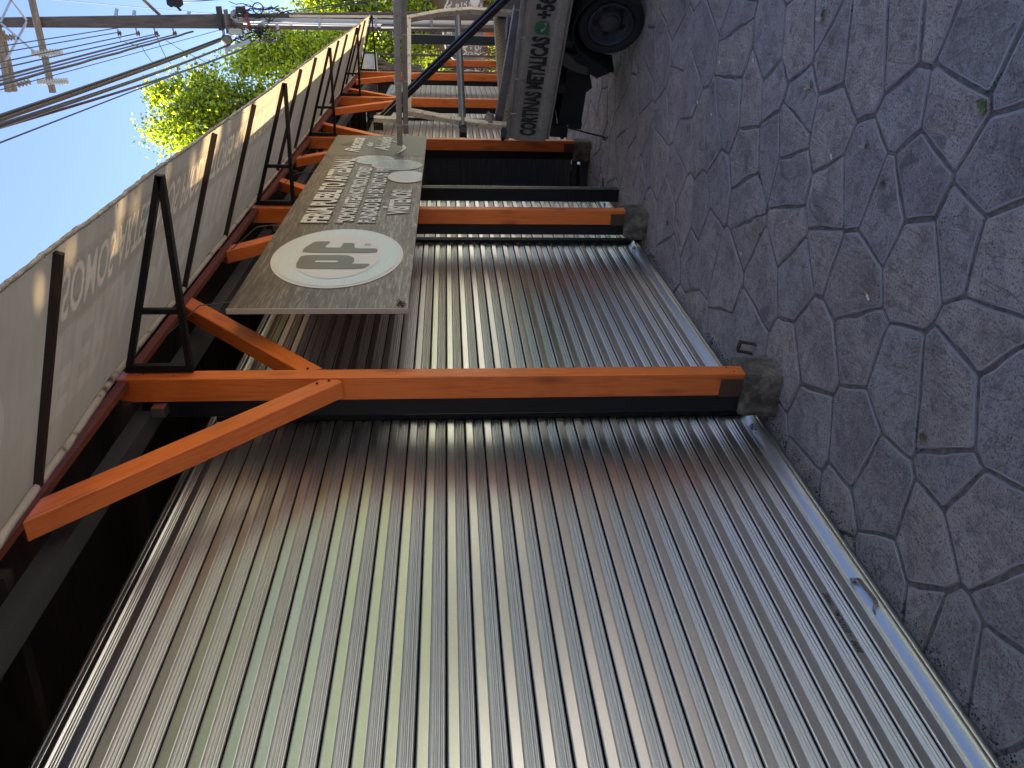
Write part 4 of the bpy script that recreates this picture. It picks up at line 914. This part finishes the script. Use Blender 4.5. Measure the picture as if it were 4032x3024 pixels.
# overhead cables: all run along the street, over the walkway
M_cable = mat('black_cable', (.018, .020, .028), .5); M_cableg = mat('grey_cable', (.055, .05, .052), .6)
def wire(p_far, p_near, r, m, sag=0., lab='', grp='overhead cables', ext=5., bx=0., wig=0.):
    a = pp(*p_far, -.2); b = atx(p_near[0], p_near[1], a.x+bx); d_ = b-a; pts = []
    N = 26; tot = 1+ext/d_.length
    for k in range(N+1):
        f = k/N*tot; p = a+d_*f; p.z -= sag*4*f*(1-f) if f <= 1 else 0; p.z += wig*math.sin(k*1.9)
        pts.append(p)
    return obj('overhead_cable', MB().tube(pts, r, 6), m, smooth=True, label=lab, cat='cable', group=grp)
U = [((870, 158), (0, 470), .030, M_cableg, .06, 0), ((868, 150), (0, 454), .016, M_cable, .05, 0), ((905, 175), (0, 497), .022, M_cableg, .10, 0), ((905, 178), (0, 488), .014, M_cableg, .08, 0), ((960, 192), (0, 502), .018, M_cableg, .15, 0),
     ((457, 111), (23, 179), .010, M_cable, 0, 0), ((468, 127), (25, 204), .010, M_cable, 0, 0), ((545, 131), (35, 238), .011, M_cable, 0, 0), ((615, 134), (45, 260), .011, M_cable, 0, 0), ((628, 140), (50, 290), .017, M_cable, 0, 0), ((580, 149), (0, 308), .010, M_cable, 0, 0),
     ((688, 136), (60, 302), .013, M_cable, 0, 0), ((760, 124), (0, 333), .019, M_cable, .03, .02), ((859, 120), (210, 297), .006, M_cable, 0, 0), ((1100, 135), (0, 562), .008, M_cable, 0, 0), ((900, 60), (620, 35), .008, M_cable, 0, 0)]
names = ['thick grey bundled cable', 'black cable just above the thick bundle', 'grey double cable below the thick bundle', 'slim grey cable beside the bundle', 'lowest grey cable of the bundle group', 'highest thin wire beside the pole', 'second thin wire from the pole', 'third thin wire at the brown insulators', 'fourth thin wire at the brown insulators', 'fairly thick black wire at the brown insulators', 'thin wire crossing behind the black wires', 'black wire from the lowest brown insulator', 'twisted black cable below the brown insulators', 'very thin wire below the twisted cable', 'lone thin wire nearest the awning edge', 'short thin wire beyond the pole']
for (a, b, r, m_, sg_, wg), nm in zip(U, names): wire(a, b, r, m_, sg_, nm+' running overhead along the street', wig=wg)
for k, (pts) in enumerate([[(1060, 55), (1300, 22), (1500, -8)], [(1080, 62), (1330, 25), (1560, -12)], [(700, 10), (860, -2), (900, -8)]]):
    obj('overhead_cable', MB().tube([pp(x, y, .3) for x, y in pts], .013, 6), M_cable, smooth=True, label=['upper dark cable leaving the pole to the far side', 'lower dark cable leaving the pole to the far side', 'dark cable running off the insulator rack on the pole'][k], cat='cable', group='overhead cables')
for k, pts in enumerate([[(470, 145), (475, 162), (510, 172), (560, 185), (572, 210), (590, 235), (620, 262)], [(618, 145), (628, 175), (640, 200), (652, 225), (680, 262)], [(655, 160), (700, 190), (790, 235), (860, 270)]]):
    obj('drop_wire', MB().tube([pp(x, y, -.6) for x, y in pts], .008, 5), M_cable, smooth=True, label=['looped drop wire hanging from the first brown insulator', 'drop wire hanging from the third brown insulator', 'long thin drop wire slanting down to the trees'][k], cat='wire', group='drop wires at the pole')

# ------------------------------------------------------------------ trees
def leafmat(name, a, b, f=.5, tint=1.5):
    m = bpy.data.materials.new(name); m.use_nodes = True; t = NT(m); t.t.nodes.remove(t.b); o_ = [x for x in t.t.nodes if x.type == 'OUTPUT_MATERIAL'][0]
    c = t.ramp(t.noise(t.coord(), 1.4, 4), [(.35, a), (.65, b)])
    d = t.n('ShaderNodeBsdfDiffuse'); tr = t.n('ShaderNodeBsdfTranslucent'); gl = t.n('ShaderNodeBsdfGlossy'); gl.inputs['Roughness'].default_value = .35; gl.inputs['Color'].default_value = (.8, .8, .8, 1)
    mx = t.n('ShaderNodeMixShader'); mx.inputs[0].default_value = f; m2 = t.n('ShaderNodeMixShader'); m2.inputs[0].default_value = .07
    t.l(c, d.inputs[0]); t.l(t.mix(1., c, (1.5*tint/1.5, 1.35*tint/1.5, .45), 'MULTIPLY'), tr.inputs[0]); t.l(d.outputs[0], mx.inputs[1]); t.l(tr.outputs[0], mx.inputs[2]); t.l(mx.outputs[0], m2.inputs[1]); t.l(gl.outputs[0], m2.inputs[2]); t.l(m2.outputs[0], o_.inputs[0]); return m
ML1 = leafmat('leaf_yellow_green', (.36, .46, .03), (.50, .58, .045), .62, 2.1); ML2 = leafmat('leaf_mid_green', (.20, .29, .025), (.30, .40, .035), .58, 1.8); ML3 = leafmat('leaf_dark_green', (.05, .09, .016), (.09, .15, .022))
M_bark = mat('bark', (.12, .09, .065), .95); t = NT(M_bark); t.col(t.ramp(t.noise(t.coord((4, 4, 1)), 4, 6), [(.3, (.06, .045, .035)), (.7, (.18, .14, .11))]))
def tree(base, blobs, nl, ls, seed, lab, mix=(.35, .4, .25), clump=.42, trunk_r=.16, name='tree', group='street trees', cat='tree', branches=True):
    rt = random.Random(seed); root = empty(name, base, label=lab, cat=cat, group=group)
    tot = sum(b[1][0]*b[1][1]*b[1][2] for b in blobs); top = max(b[0][2] for b in blobs)
    cen = []
    for c, r in blobs:
        for k in range(max(5, int(len(blobs) and 60*(r[0]*r[1]*r[2])/tot*1.4))):
            while True:
                d = Vector((rt.uniform(-1, 1), rt.uniform(-1, 1), rt.uniform(-1, 1)))
                if .25 < d.length < 1: break
            cen.append((Vector(c)+Vector((d.x*r[0], d.y*r[1], d.z*r[2])), clump*rt.uniform(.5, 1.25)))
    if branches:
        tk = MB(); b0 = Vector(base); mid = Vector((sum(c[0].x for c in cen)/len(cen), sum(c[0].y for c in cen)/len(cen), min(c[0].z for c in cen)))
        fork = b0.lerp(Vector((mid.x, mid.y, max(mid.z, b0.z+1.2))), .8)
        tk.tube([b0, b0.lerp(fork, .35)+Vector((.08, .03, 0)), b0.lerp(fork, .7)+Vector((-.06, .04, 0)), fork], [trunk_r*1.25, trunk_r, trunk_r*.85, trunk_r*.7], 10)
        for k, (c, r) in enumerate(cen):
            if k % 2: continue
            m_ = fork.lerp(c, .5)+Vector((rt.uniform(-.2, .2), rt.uniform(-.2, .2), rt.uniform(0, .25)))
            tk.tube([fork+Vector((rt.uniform(-.05, .05), rt.uniform(-.05, .05), -.1)), m_, c], [trunk_r*.32, trunk_r*.16, .012], 5, False)
        obj('trunk', tk, M_bark, root, smooth=True)
    lf = MB()
    for k in range(nl):
        c, r = cen[rt.randrange(len(cen))]
        p = c+Vector((rt.gauss(0, r*.62), rt.gauss(0, r*.62), rt.gauss(0, r*.55))); d = Vector((rt.gauss(0, 1), rt.gauss(0, 1), rt.gauss(0, .8)-.2)).normalized()
        a = d.cross(Vector((rt.gauss(0, 1), rt.gauss(0, 1), rt.gauss(0, 1)))).normalized(); s_ = ls*rt.uniform(.6, 1.3)
        mi = rt.choices((0, 1, 2), mix)[0]
        q = d.cross(a)*(.12*s_)
        lf.add([p-d*s_*.55, p+a*s_*.36+q, p+d*s_*.55, p-a*s_*.36+q], [(0, 1, 2, 3)], mi)
    obj('crown', lf, [ML1, ML2, ML3], root); return root
T = tree((-4.2, 23.6, 0), [((-3.85, 23.3, 8.6), (.95, 1.1, 1.35)), ((-4.6, 23.2, 8.4), (.5, .7, .9)), ((-3.4, 23.6, 8.3), (.6, .9, .8)), ((-4.9, 23.0, 7.3), (.6, .7, .5)), ((-4.0, 23.4, 7.2), (.9, 1., .7))], 21000, .10, 1, 'sunlit tree with the tallest crown behind the awning')
tree((-2.6, 24.3, 0), [((-2.45, 23.8, 6.9), (.55, .9, .8)), ((-3.1, 23.7, 5.7), (.9, .9, .9)), ((-2.1, 24.2, 5.9), (.7, .8, .9)), ((-2.6, 24, 4.7), (1.1, .9, .9))], 19000, .10, 2, 'bright yellow green tree between the tallest tree and the pole', mix=(.5, .35, .15))
tree((-1.6, 27.5, 0), [((-1.5, 26.5, 5.2), (.8, 1, .9)), ((-2.0, 26.3, 4.0), (1.1, 1, .9)), ((-2.4, 26.0, 3.1), (.8, .9, .7)), ((-1.6, 26.6, 2.7), (.7, .8, .6))], 13000, .12, 3, 'darker broadleaved tree seen between the pole and the end post', mix=(.18, .42, .4))
tree((.2, 30.5, 0), [((-.55, 29.8, 5.6), (1.0, 1.1, .7)), ((-.4, 30, 4.4), (1.4, 1.1, .9)), ((-.8, 29.5, 3.4), (1.1, 1., .8)), ((.8, 30, 4.2), (1.4, 1.2, 1.2))], 13000, .12, 4, 'tree beyond the pole at the edge of the photo', mix=(.3, .45, .25))
tree((-3.4, 29.5, 0), [((-2.6, 29, 4.2), (1.3, 1, 1.1)), ((-3.4, 29, 2.7), (1.5, 1, 1.0)), ((-1.6, 29.4, 2.8), (1.2, 1, .8))], 7000, .16, 8, 'dark green tree far behind the end of the stalls', mix=(.12, .4, .48))

# ------------------------------------------------------------------ things beyond the end of the stalls
M_soil = mat('brown_bank_soil', (.16, .095, .055), .95); t = NT(M_soil); t.col(t.ramp(t.noise(t.coord(), 3, 8, .7), [(.3, (.13, .08, .05)), (.7, (.36, .22, .13))]))
bk = MB(); vs = []; NX, NZ = 24, 10
for i in range(NX+1):
    for j in range(NZ+1):
        x = -6+9*i/NX; z = 3.1*j/NZ*(1+.15*noise.noise(Vector((x, 0, 0)))); vs.append((x, 27.5+z*.7+.5*noise.noise(Vector((x*.8, z, 3))), z-.05))
bk.add(vs, [(i*(NZ+1)+j, (i+1)*(NZ+1)+j, (i+1)*(NZ+1)+j+1, i*(NZ+1)+j+1) for i in range(NX) for j in range(NZ)]); obj('earth_bank', bk, M_soil, smooth=True, kind='structure')
# carved wooden sign
M_board = mat('carved_board_brown', (.13, .10, .085), .7); t = NT(M_board); t.col(t.ramp(t.noise(t.coord((2, 2, 12)), 3, 6), [(.3, (.15, .12, .105)), (.7, (.24, .195, .17))]))
SYb = 20.9
def sp2(px, py, dy=0): return aty(px, py, SYb+dy)
wsg = empty('carved_sign', (-1.35, SYb, 0), label='arched brown wooden sign with white lettering behind the truck', cat='sign')
bp_ = []; 
cA = sp2(1830, 112); 
pl_ = [(1903, 240), (1903, -25), (1800, -22), (1768, -8), (1752, 30), (1745, 75), (1744, 115), (1747, 150), (1755, 190), (1768, 218), (1790, 236), (1830, 241)]
bb = MB(); tri_prism(bb, [sp2(*q) for q in pl_], (0, .06, 0)); obj('board', bb, M_board, wsg)
rim = MB(); rim.tube([sp2(*q, -.02) for q in pl_[2:]], .022, 6); M_wl = mat('white_sign_paint', (.62, .60, .56), .6); obj('painted_border', rim, M_wl, wsg)
for yy in (20, 200):
    a = sp2(1900, yy, .09); m_ = MB(); m_.box((a.x-.05, SYb+.065, 0), (a.x+.05, SYb+.15, 1.6)); obj('leg', m_, M_wood_dark, wsg)
def stext(txt, x_base, x_top, yl, yr, bold=.02, m=M_wl, shear=0.):
    a = sp2(x_base, yl, -.012); b = sp2(x_base, yr, -.012); c = sp2(x_top, yl, -.012)
    mb = text_mesh(txt, a, (1, 0, 0), (0, 0, 1), c.z-a.z, width=b.x-a.x, bold=bold, shear=shear, lift=.004); obj('lettering', mb, m, wsg)
stext('FAB', 1780, 1757, 215, 120); stext('A.', 1779, 1758, 42, 5); stext('ES', 1806, 1794, 38, 14, .05); stext('SA', 1840, 1815, 226, 180, shear=.3); stext('G.', 1838, 1815, 38, 5, shear=.3)
stext('+56 9', 1860, 1848, 195, 140, .02); stext('5420', 1858, 1846, 38, 8, .02); stext('Ca', 1884, 1871, 200, 165, .03); stext('VI', 1882, 1871, 36, 14); stext('Estacio', 1898, 1887, 218, 163, .02); stext('fac', 1897, 1886, 36, 12, .02)
rb = MB(); c = sp2(1853, 214, -.02); rb.tube([c+Vector((.055*math.cos(k*.45), 0, .055*math.sin(k*.45))) for k in range(15)], .010, 5); rb.tube([c+Vector((-.02, 0, .02)), c+Vector((-.005, 0, -.01)), c+Vector((.025, 0, -.02))], .012, 5); obj('phone_mark', rb, M_wl, wsg)
bxm = MB(); q = [sp2(1870, 224, -.015), sp2(1886, 224, -.015), sp2(1886, 158, -.015), sp2(1870, 158, -.015), sp2(1870, 224, -.015)]; bxm.tube(q, .006, 4); obj('painted_border', bxm, M_wl, wsg)
M_logo = mat('orange_white_mark', (.55, .27, .08), .6); ob = MB(); c = sp2(1870, -2, -.015); ob.add([(c.x+.16*math.cos(k*math.pi/12), c.y, c.z+.12*math.sin(k*math.pi/12)) for k in range(24)], [tuple(range(24))]); obj('round_mark', ob, M_wl, wsg)
# black square post, red low post, plank fence
a, b = aty(1585, 136, 12.05), aty(1960, 171, 12.0); m_ = MB(); m_.box((-.975, 12.0, 0), (-.855, 12.12, 2.22)); obj('black_post', m_, mat('dark_painted_post', (.022, .03, .032), .5), label='black square post behind the truck rack', cat='post')
m_ = MB(); m_.box((-1.60, 15.3, 0), (-1.50, 15.4, 1.60)); m_.box((-1.605, 15.295, 1.6), (-1.495, 15.405, 1.63)); obj('short_post', m_, M_wood, label='short red brown wooden post beside the end of the stalls', cat='post')
fn = empty('plank_fence', (-2.0, 21.8, 0), label='low orange plank fence behind the bright shrubs', cat='fence')
for k in range(9):
    m_ = MB(); x = -2.75+k*.16; m_.box((x, 21.8, .05), (x+.152, 21.83, .62)); obj('plank', m_, M_wood, fn)
m_ = MB(); m_.box((-2.75, 21.835, .45), (-1.3, 21.88, .54)); obj('rail', m_, M_wood, fn)
ws = MB(); ws.box((-2.8, 22.4, 0), (2.2, 22.6, .85)); M_stonew = dirty('pink_grey_stone_wall', (.30, .25, .25), (.42, .37, .36), (.16, .12, .12), 4, .9); obj('garden_wall', ws, M_stonew, label='low pinkish stone wall far behind the truck', cat='wall')
for k, (px, py, d_, r) in enumerate(((1955, 212, 17.5, .28), (1955, 278, 17.5, .22), (1935, 10, 19, .25), (1700, 262, 20, .30))):
    c = atD(px, py, d_); c = Vector((c.x, c.y, max(c.z, .25)))
    tree((c.x, c.y, 0), [((c.x, c.y, c.z-.15), (r, r, r*1.2))], 1500, .05, 30+k, ['bright yellow green shrub below the carved sign', 'second bright yellow shrub next to the end post', 'small sunlit shrub at the stone wall', 'rounded pale green shrub by the dark notice'][k], mix=(.8, .15, .05), clump=.14, trunk_r=.03, name='shrub', group='low shrubs beyond the stalls', cat='shrub')
nb = MB(); a, b = aty(1683, 286, 18.5), aty(1722, 250, 18.5); nb.box((a.x, 18.5, b.z), (b.x, 18.54, a.z)); nb.box((a.x+.1, 18.545, 0), (a.x+.16, 18.6, a.z)); no = obj('notice_board', nb, M_boxd, label='small dark notice board with pale writing beside the end post', cat='notice board')
# white fabric notice between timber boards, above the end of the stalls
wf = empty('roadside_notice', (-1.8, 17.4, 0), label='white fabric notice stretched between pale timber boards beyond the awning', cat='sign')
a, b = aty(1430, 285, 17.4), aty(1474, 205, 17.4); M_fab = cloth_mat('white_fabric', (.55, .52, .47), (.66, .63, .58), .35)
m_ = MB(); m_.box((a.x, 17.39, b.z), (b.x, 17.4, a.z)); obj('fabric', m_, M_fab, wf)
p_, q_ = aty(1428, 285, 17.36), aty(1432, 232, 17.36); beam('timber_board', p_, q_, .06, .03, M_wood_pale, wf, up=(0, 1, 0)); p_, q_ = aty(1476, 208, 17.36), aty(1482, 288, 17.36); beam('timber_board', p_, q_, .07, .03, M_wood_pale, wf, up=(0, 1, 0))
p_, q_ = aty(1443, 284, 17.35), aty(1468, 268, 17.35); beam('timber_board', p_, q_, .03, .02, M_wood_pale, wf, up=(0, 1, 0))
for sx in (a.x+.04, b.x-.04): m_ = MB(); m_.box((sx-.02, 17.41, 0), (sx+.02, 17.45, b.z+.2)); obj('leg', m_, M_bark, wf)

# ------------------------------------------------------------------ the other side of the street: lights up and shows in the steel slats
M_road = mat('pale_concrete_road', (.44, .42, .39), .9)
rdm = MB(); rdm.add([(4.6, -60, -.02), (11.5, -60, -.02), (11.5, 90, -.02), (4.6, 90, -.02)], [(0, 1, 2, 3)]); obj('road', rdm, M_road, kind='structure')
M_plaster = mat('pale_plaster', (.75, .72, .67), .9); t = NT(M_plaster); t.col(t.ramp(t.noise(t.coord(), 1.2, 6), [(.3, (.70, .67, .62)), (.7, (.82, .79, .74))]))
M_tile = mat('clay_roof_tiles', (.28, .10, .06), .8)
for k, (y0, y1, hh) in enumerate(((6, 13, 1.5), (19, 27, 2.6))):
    if hh < 2:
        m_ = MB(); m_.box((12.5, y0-14, 0), (12.7, 90, hh)); obj('boundary_wall', m_, M_plaster, label='long low pale boundary wall across the street', cat='wall')
    else:
        hs_ = empty('house', (16, (y0+y1)/2, 0), label='pale single storey house across the street', cat='house')
        m_ = MB(); m_.box((13.2, y0, 0), (19, y1, hh)); obj('wall', m_, M_plaster, hs_)
        m_ = MB(); tri_prism(m_, [(12.7, y0-.4, hh), (16.1, y0-.4, hh+1.5), (19.5, y0-.4, hh), (19.5, y0-.4, hh+.12), (16.1, y0-.4, hh+1.65), (12.7, y0-.4, hh+.12)], (0, y1-y0+.8, 0)); obj('roof', m_, M_tile, hs_)
        for wy in (y0+1.2, y0+4.2): m_ = MB(); m_.box((13.17, wy, 1.0), (13.199, wy+1.3, 2.1)); obj('window', m_, M_glass, hs_)
        m_ = MB(); m_.box((13.17, y0+6.2, 0), (13.199, y0+7.1, 2.1)); obj('door', m_, M_wood_dark, hs_)
pos = ['behind the viewer', 'opposite the nearest shutter', 'opposite the second shutter', 'opposite the end of the stalls', 'beside the pale house', 'just past the pale house', 'second past the pale house', 'third past the pale house', 'fourth past the pale house', 'farthest along the street']
for k in range(10):
    x, y, h_, r = 16.5+.5*(k % 2), -3+7.6*k, 9.6+.5*(k % 3), 2.8
    tree((x, y, 0), [((x, y, h_-2.4), (r*.8, r*1.1, 2.4)), ((x-.3, y+1.5, h_-4.6), (r, r*1.2, 2.4)), ((x+.2, y-1.5, h_-5.6), (r, r*1.2, 2.2))], 2200, .5, 50+k, 'tall dark roadside tree across the street, '+pos[k], mix=(.05, .3, .65), clump=1.1, trunk_r=.25, group='trees across the street')
pos = ['behind the viewer', 'level with the viewer', 'opposite the nearest post', 'opposite the passage', 'just before the pale house', 'at the near corner of the house', 'in the middle of the house front', 'at the far corner of the house', 'just past the house', 'two past the house', 'three past the house', 'four past the house', 'five past the house', 'farthest of all']
for k in range(14):
    x, y = 13.6+.15*(k % 3), -4+5.2*k
    if 19 < y < 27: x = 13.0
    tree((x, y, 0), [((x, y, 2.6), (.9, 2.7, 1.5)), ((x, y+.8, 3.6), (.7, 2.0, 1.0))], 1700, .34, 80+k, 'bright hedge shrub behind the pale wall, '+pos[k], mix=(.25, .5, .25), clump=.7, trunk_r=.1, name='hedge_shrub', group='hedge shrubs across the street', cat='shrub', branches=False)

# tall tree behind the stalls (out of the picture): its crown dapples the near end of the awning
tree((-7.6, 4.4, 0), [((-6.7, 4.0, 11.0), (1.7, 2.0, 1.5)), ((-7.2, 2.0, 11.6), (1.6, 1.8, 1.3)), ((-6.4, 6.2, 11.4), (1.0, 1.3, 1.0))], 5200, .26, 120, 'tall tree standing behind the stalls over their near end', mix=(.3, .5, .2), clump=.5, trunk_r=.25, group='tall trees behind the stalls')

M_litter = mat('dry_leaf_crumbs', (.30, .22, .11), .9); lt = MB(); rl_ = random.Random(77)
for k in range(650):
    if k < 330: p = Vector((-2.0+abs(rl_.gauss(0, .10)), rl_.uniform(1.0, 12), .001))
    else:
        i = rl_.randrange(len(seeds)); p = Vector((seeds[i][0]+rl_.gauss(0, .17), seeds[i][1]+rl_.gauss(0, .2), .0))
        if not (-2 < p.x < 1.5 and .8 < p.y < 12): continue
    a = rl_.uniform(0, 6.28); L = rl_.uniform(.003, .011); d_ = Vector((math.cos(a), math.sin(a), rl_.uniform(-.2, .3)))*L; e_ = Vector((-math.sin(a), math.cos(a), rl_.uniform(-.2, .5)))*L*.45
    lt.add([p-d_+Vector((0, 0, .002)), p+e_+Vector((0, 0, .003)), p+d_+Vector((0, 0, .003)), p-e_+Vector((0, 0, .002))], [(0, 1, 2, 3)])
for k in range(2200):
    p = Vector((-2.035+.03+abs(rl_.gauss(0, .028)), rl_.uniform(.9, 9), .0)); r = rl_.uniform(.002, .007); a = rl_.random()*3
    vs = [(p.x+r*math.cos(a+q*2.1), p.y+r*math.sin(a+q*2.1), -.002) for q in range(3)]+[(p.x, p.y, r*.9)]; lt.add(vs, [(0, 1, 3), (1, 2, 3), (2, 0, 3)], 1)
M_dirt = mat('dark_edge_dirt', (.055, .045, .034), .95)
obj('leaf_litter', lt, [M_litter, M_dirt], kind='stuff', label='dry leaf crumbs and twigs scattered on the paving and along the shutters', cat='leaf litter')

# unseen building added behind the viewer to hold light off the post faces
M_brick = mat('dark_brick', (.10, .055, .04), .9); t = NT(M_brick); t.col(t.ramp(t.noise(t.coord(), 6, 6), [(.3, (.07, .04, .03)), (.7, (.14, .08, .06))]))
hb_ = empty('added_light_blocker', (0, -10, 0), label='added dark brick two storey shop closing the street behind the viewer', cat='blocker')
m_ = MB(); m_.box((-7, -13, 0), (4.2, -8, 6.2)); obj('wall', m_, M_brick, hb_)
m_ = MB(); m_.box((-7.3, -13.3, 6.2), (4.5, -7.7, 6.4)); obj('roof', m_, M_boxd, hb_)
for k in range(3): m_ = MB(); m_.box((-5.4+3*k, -7.998, 3.6), (-4.0+3*k, -7.97, 5.0)); obj('window', m_, M_glass, hb_)
m_ = MB(); m_.box((-.9, -7.998, 0), (.3, -7.97, 2.2)); obj('door', m_, M_wood_dark, hb_)
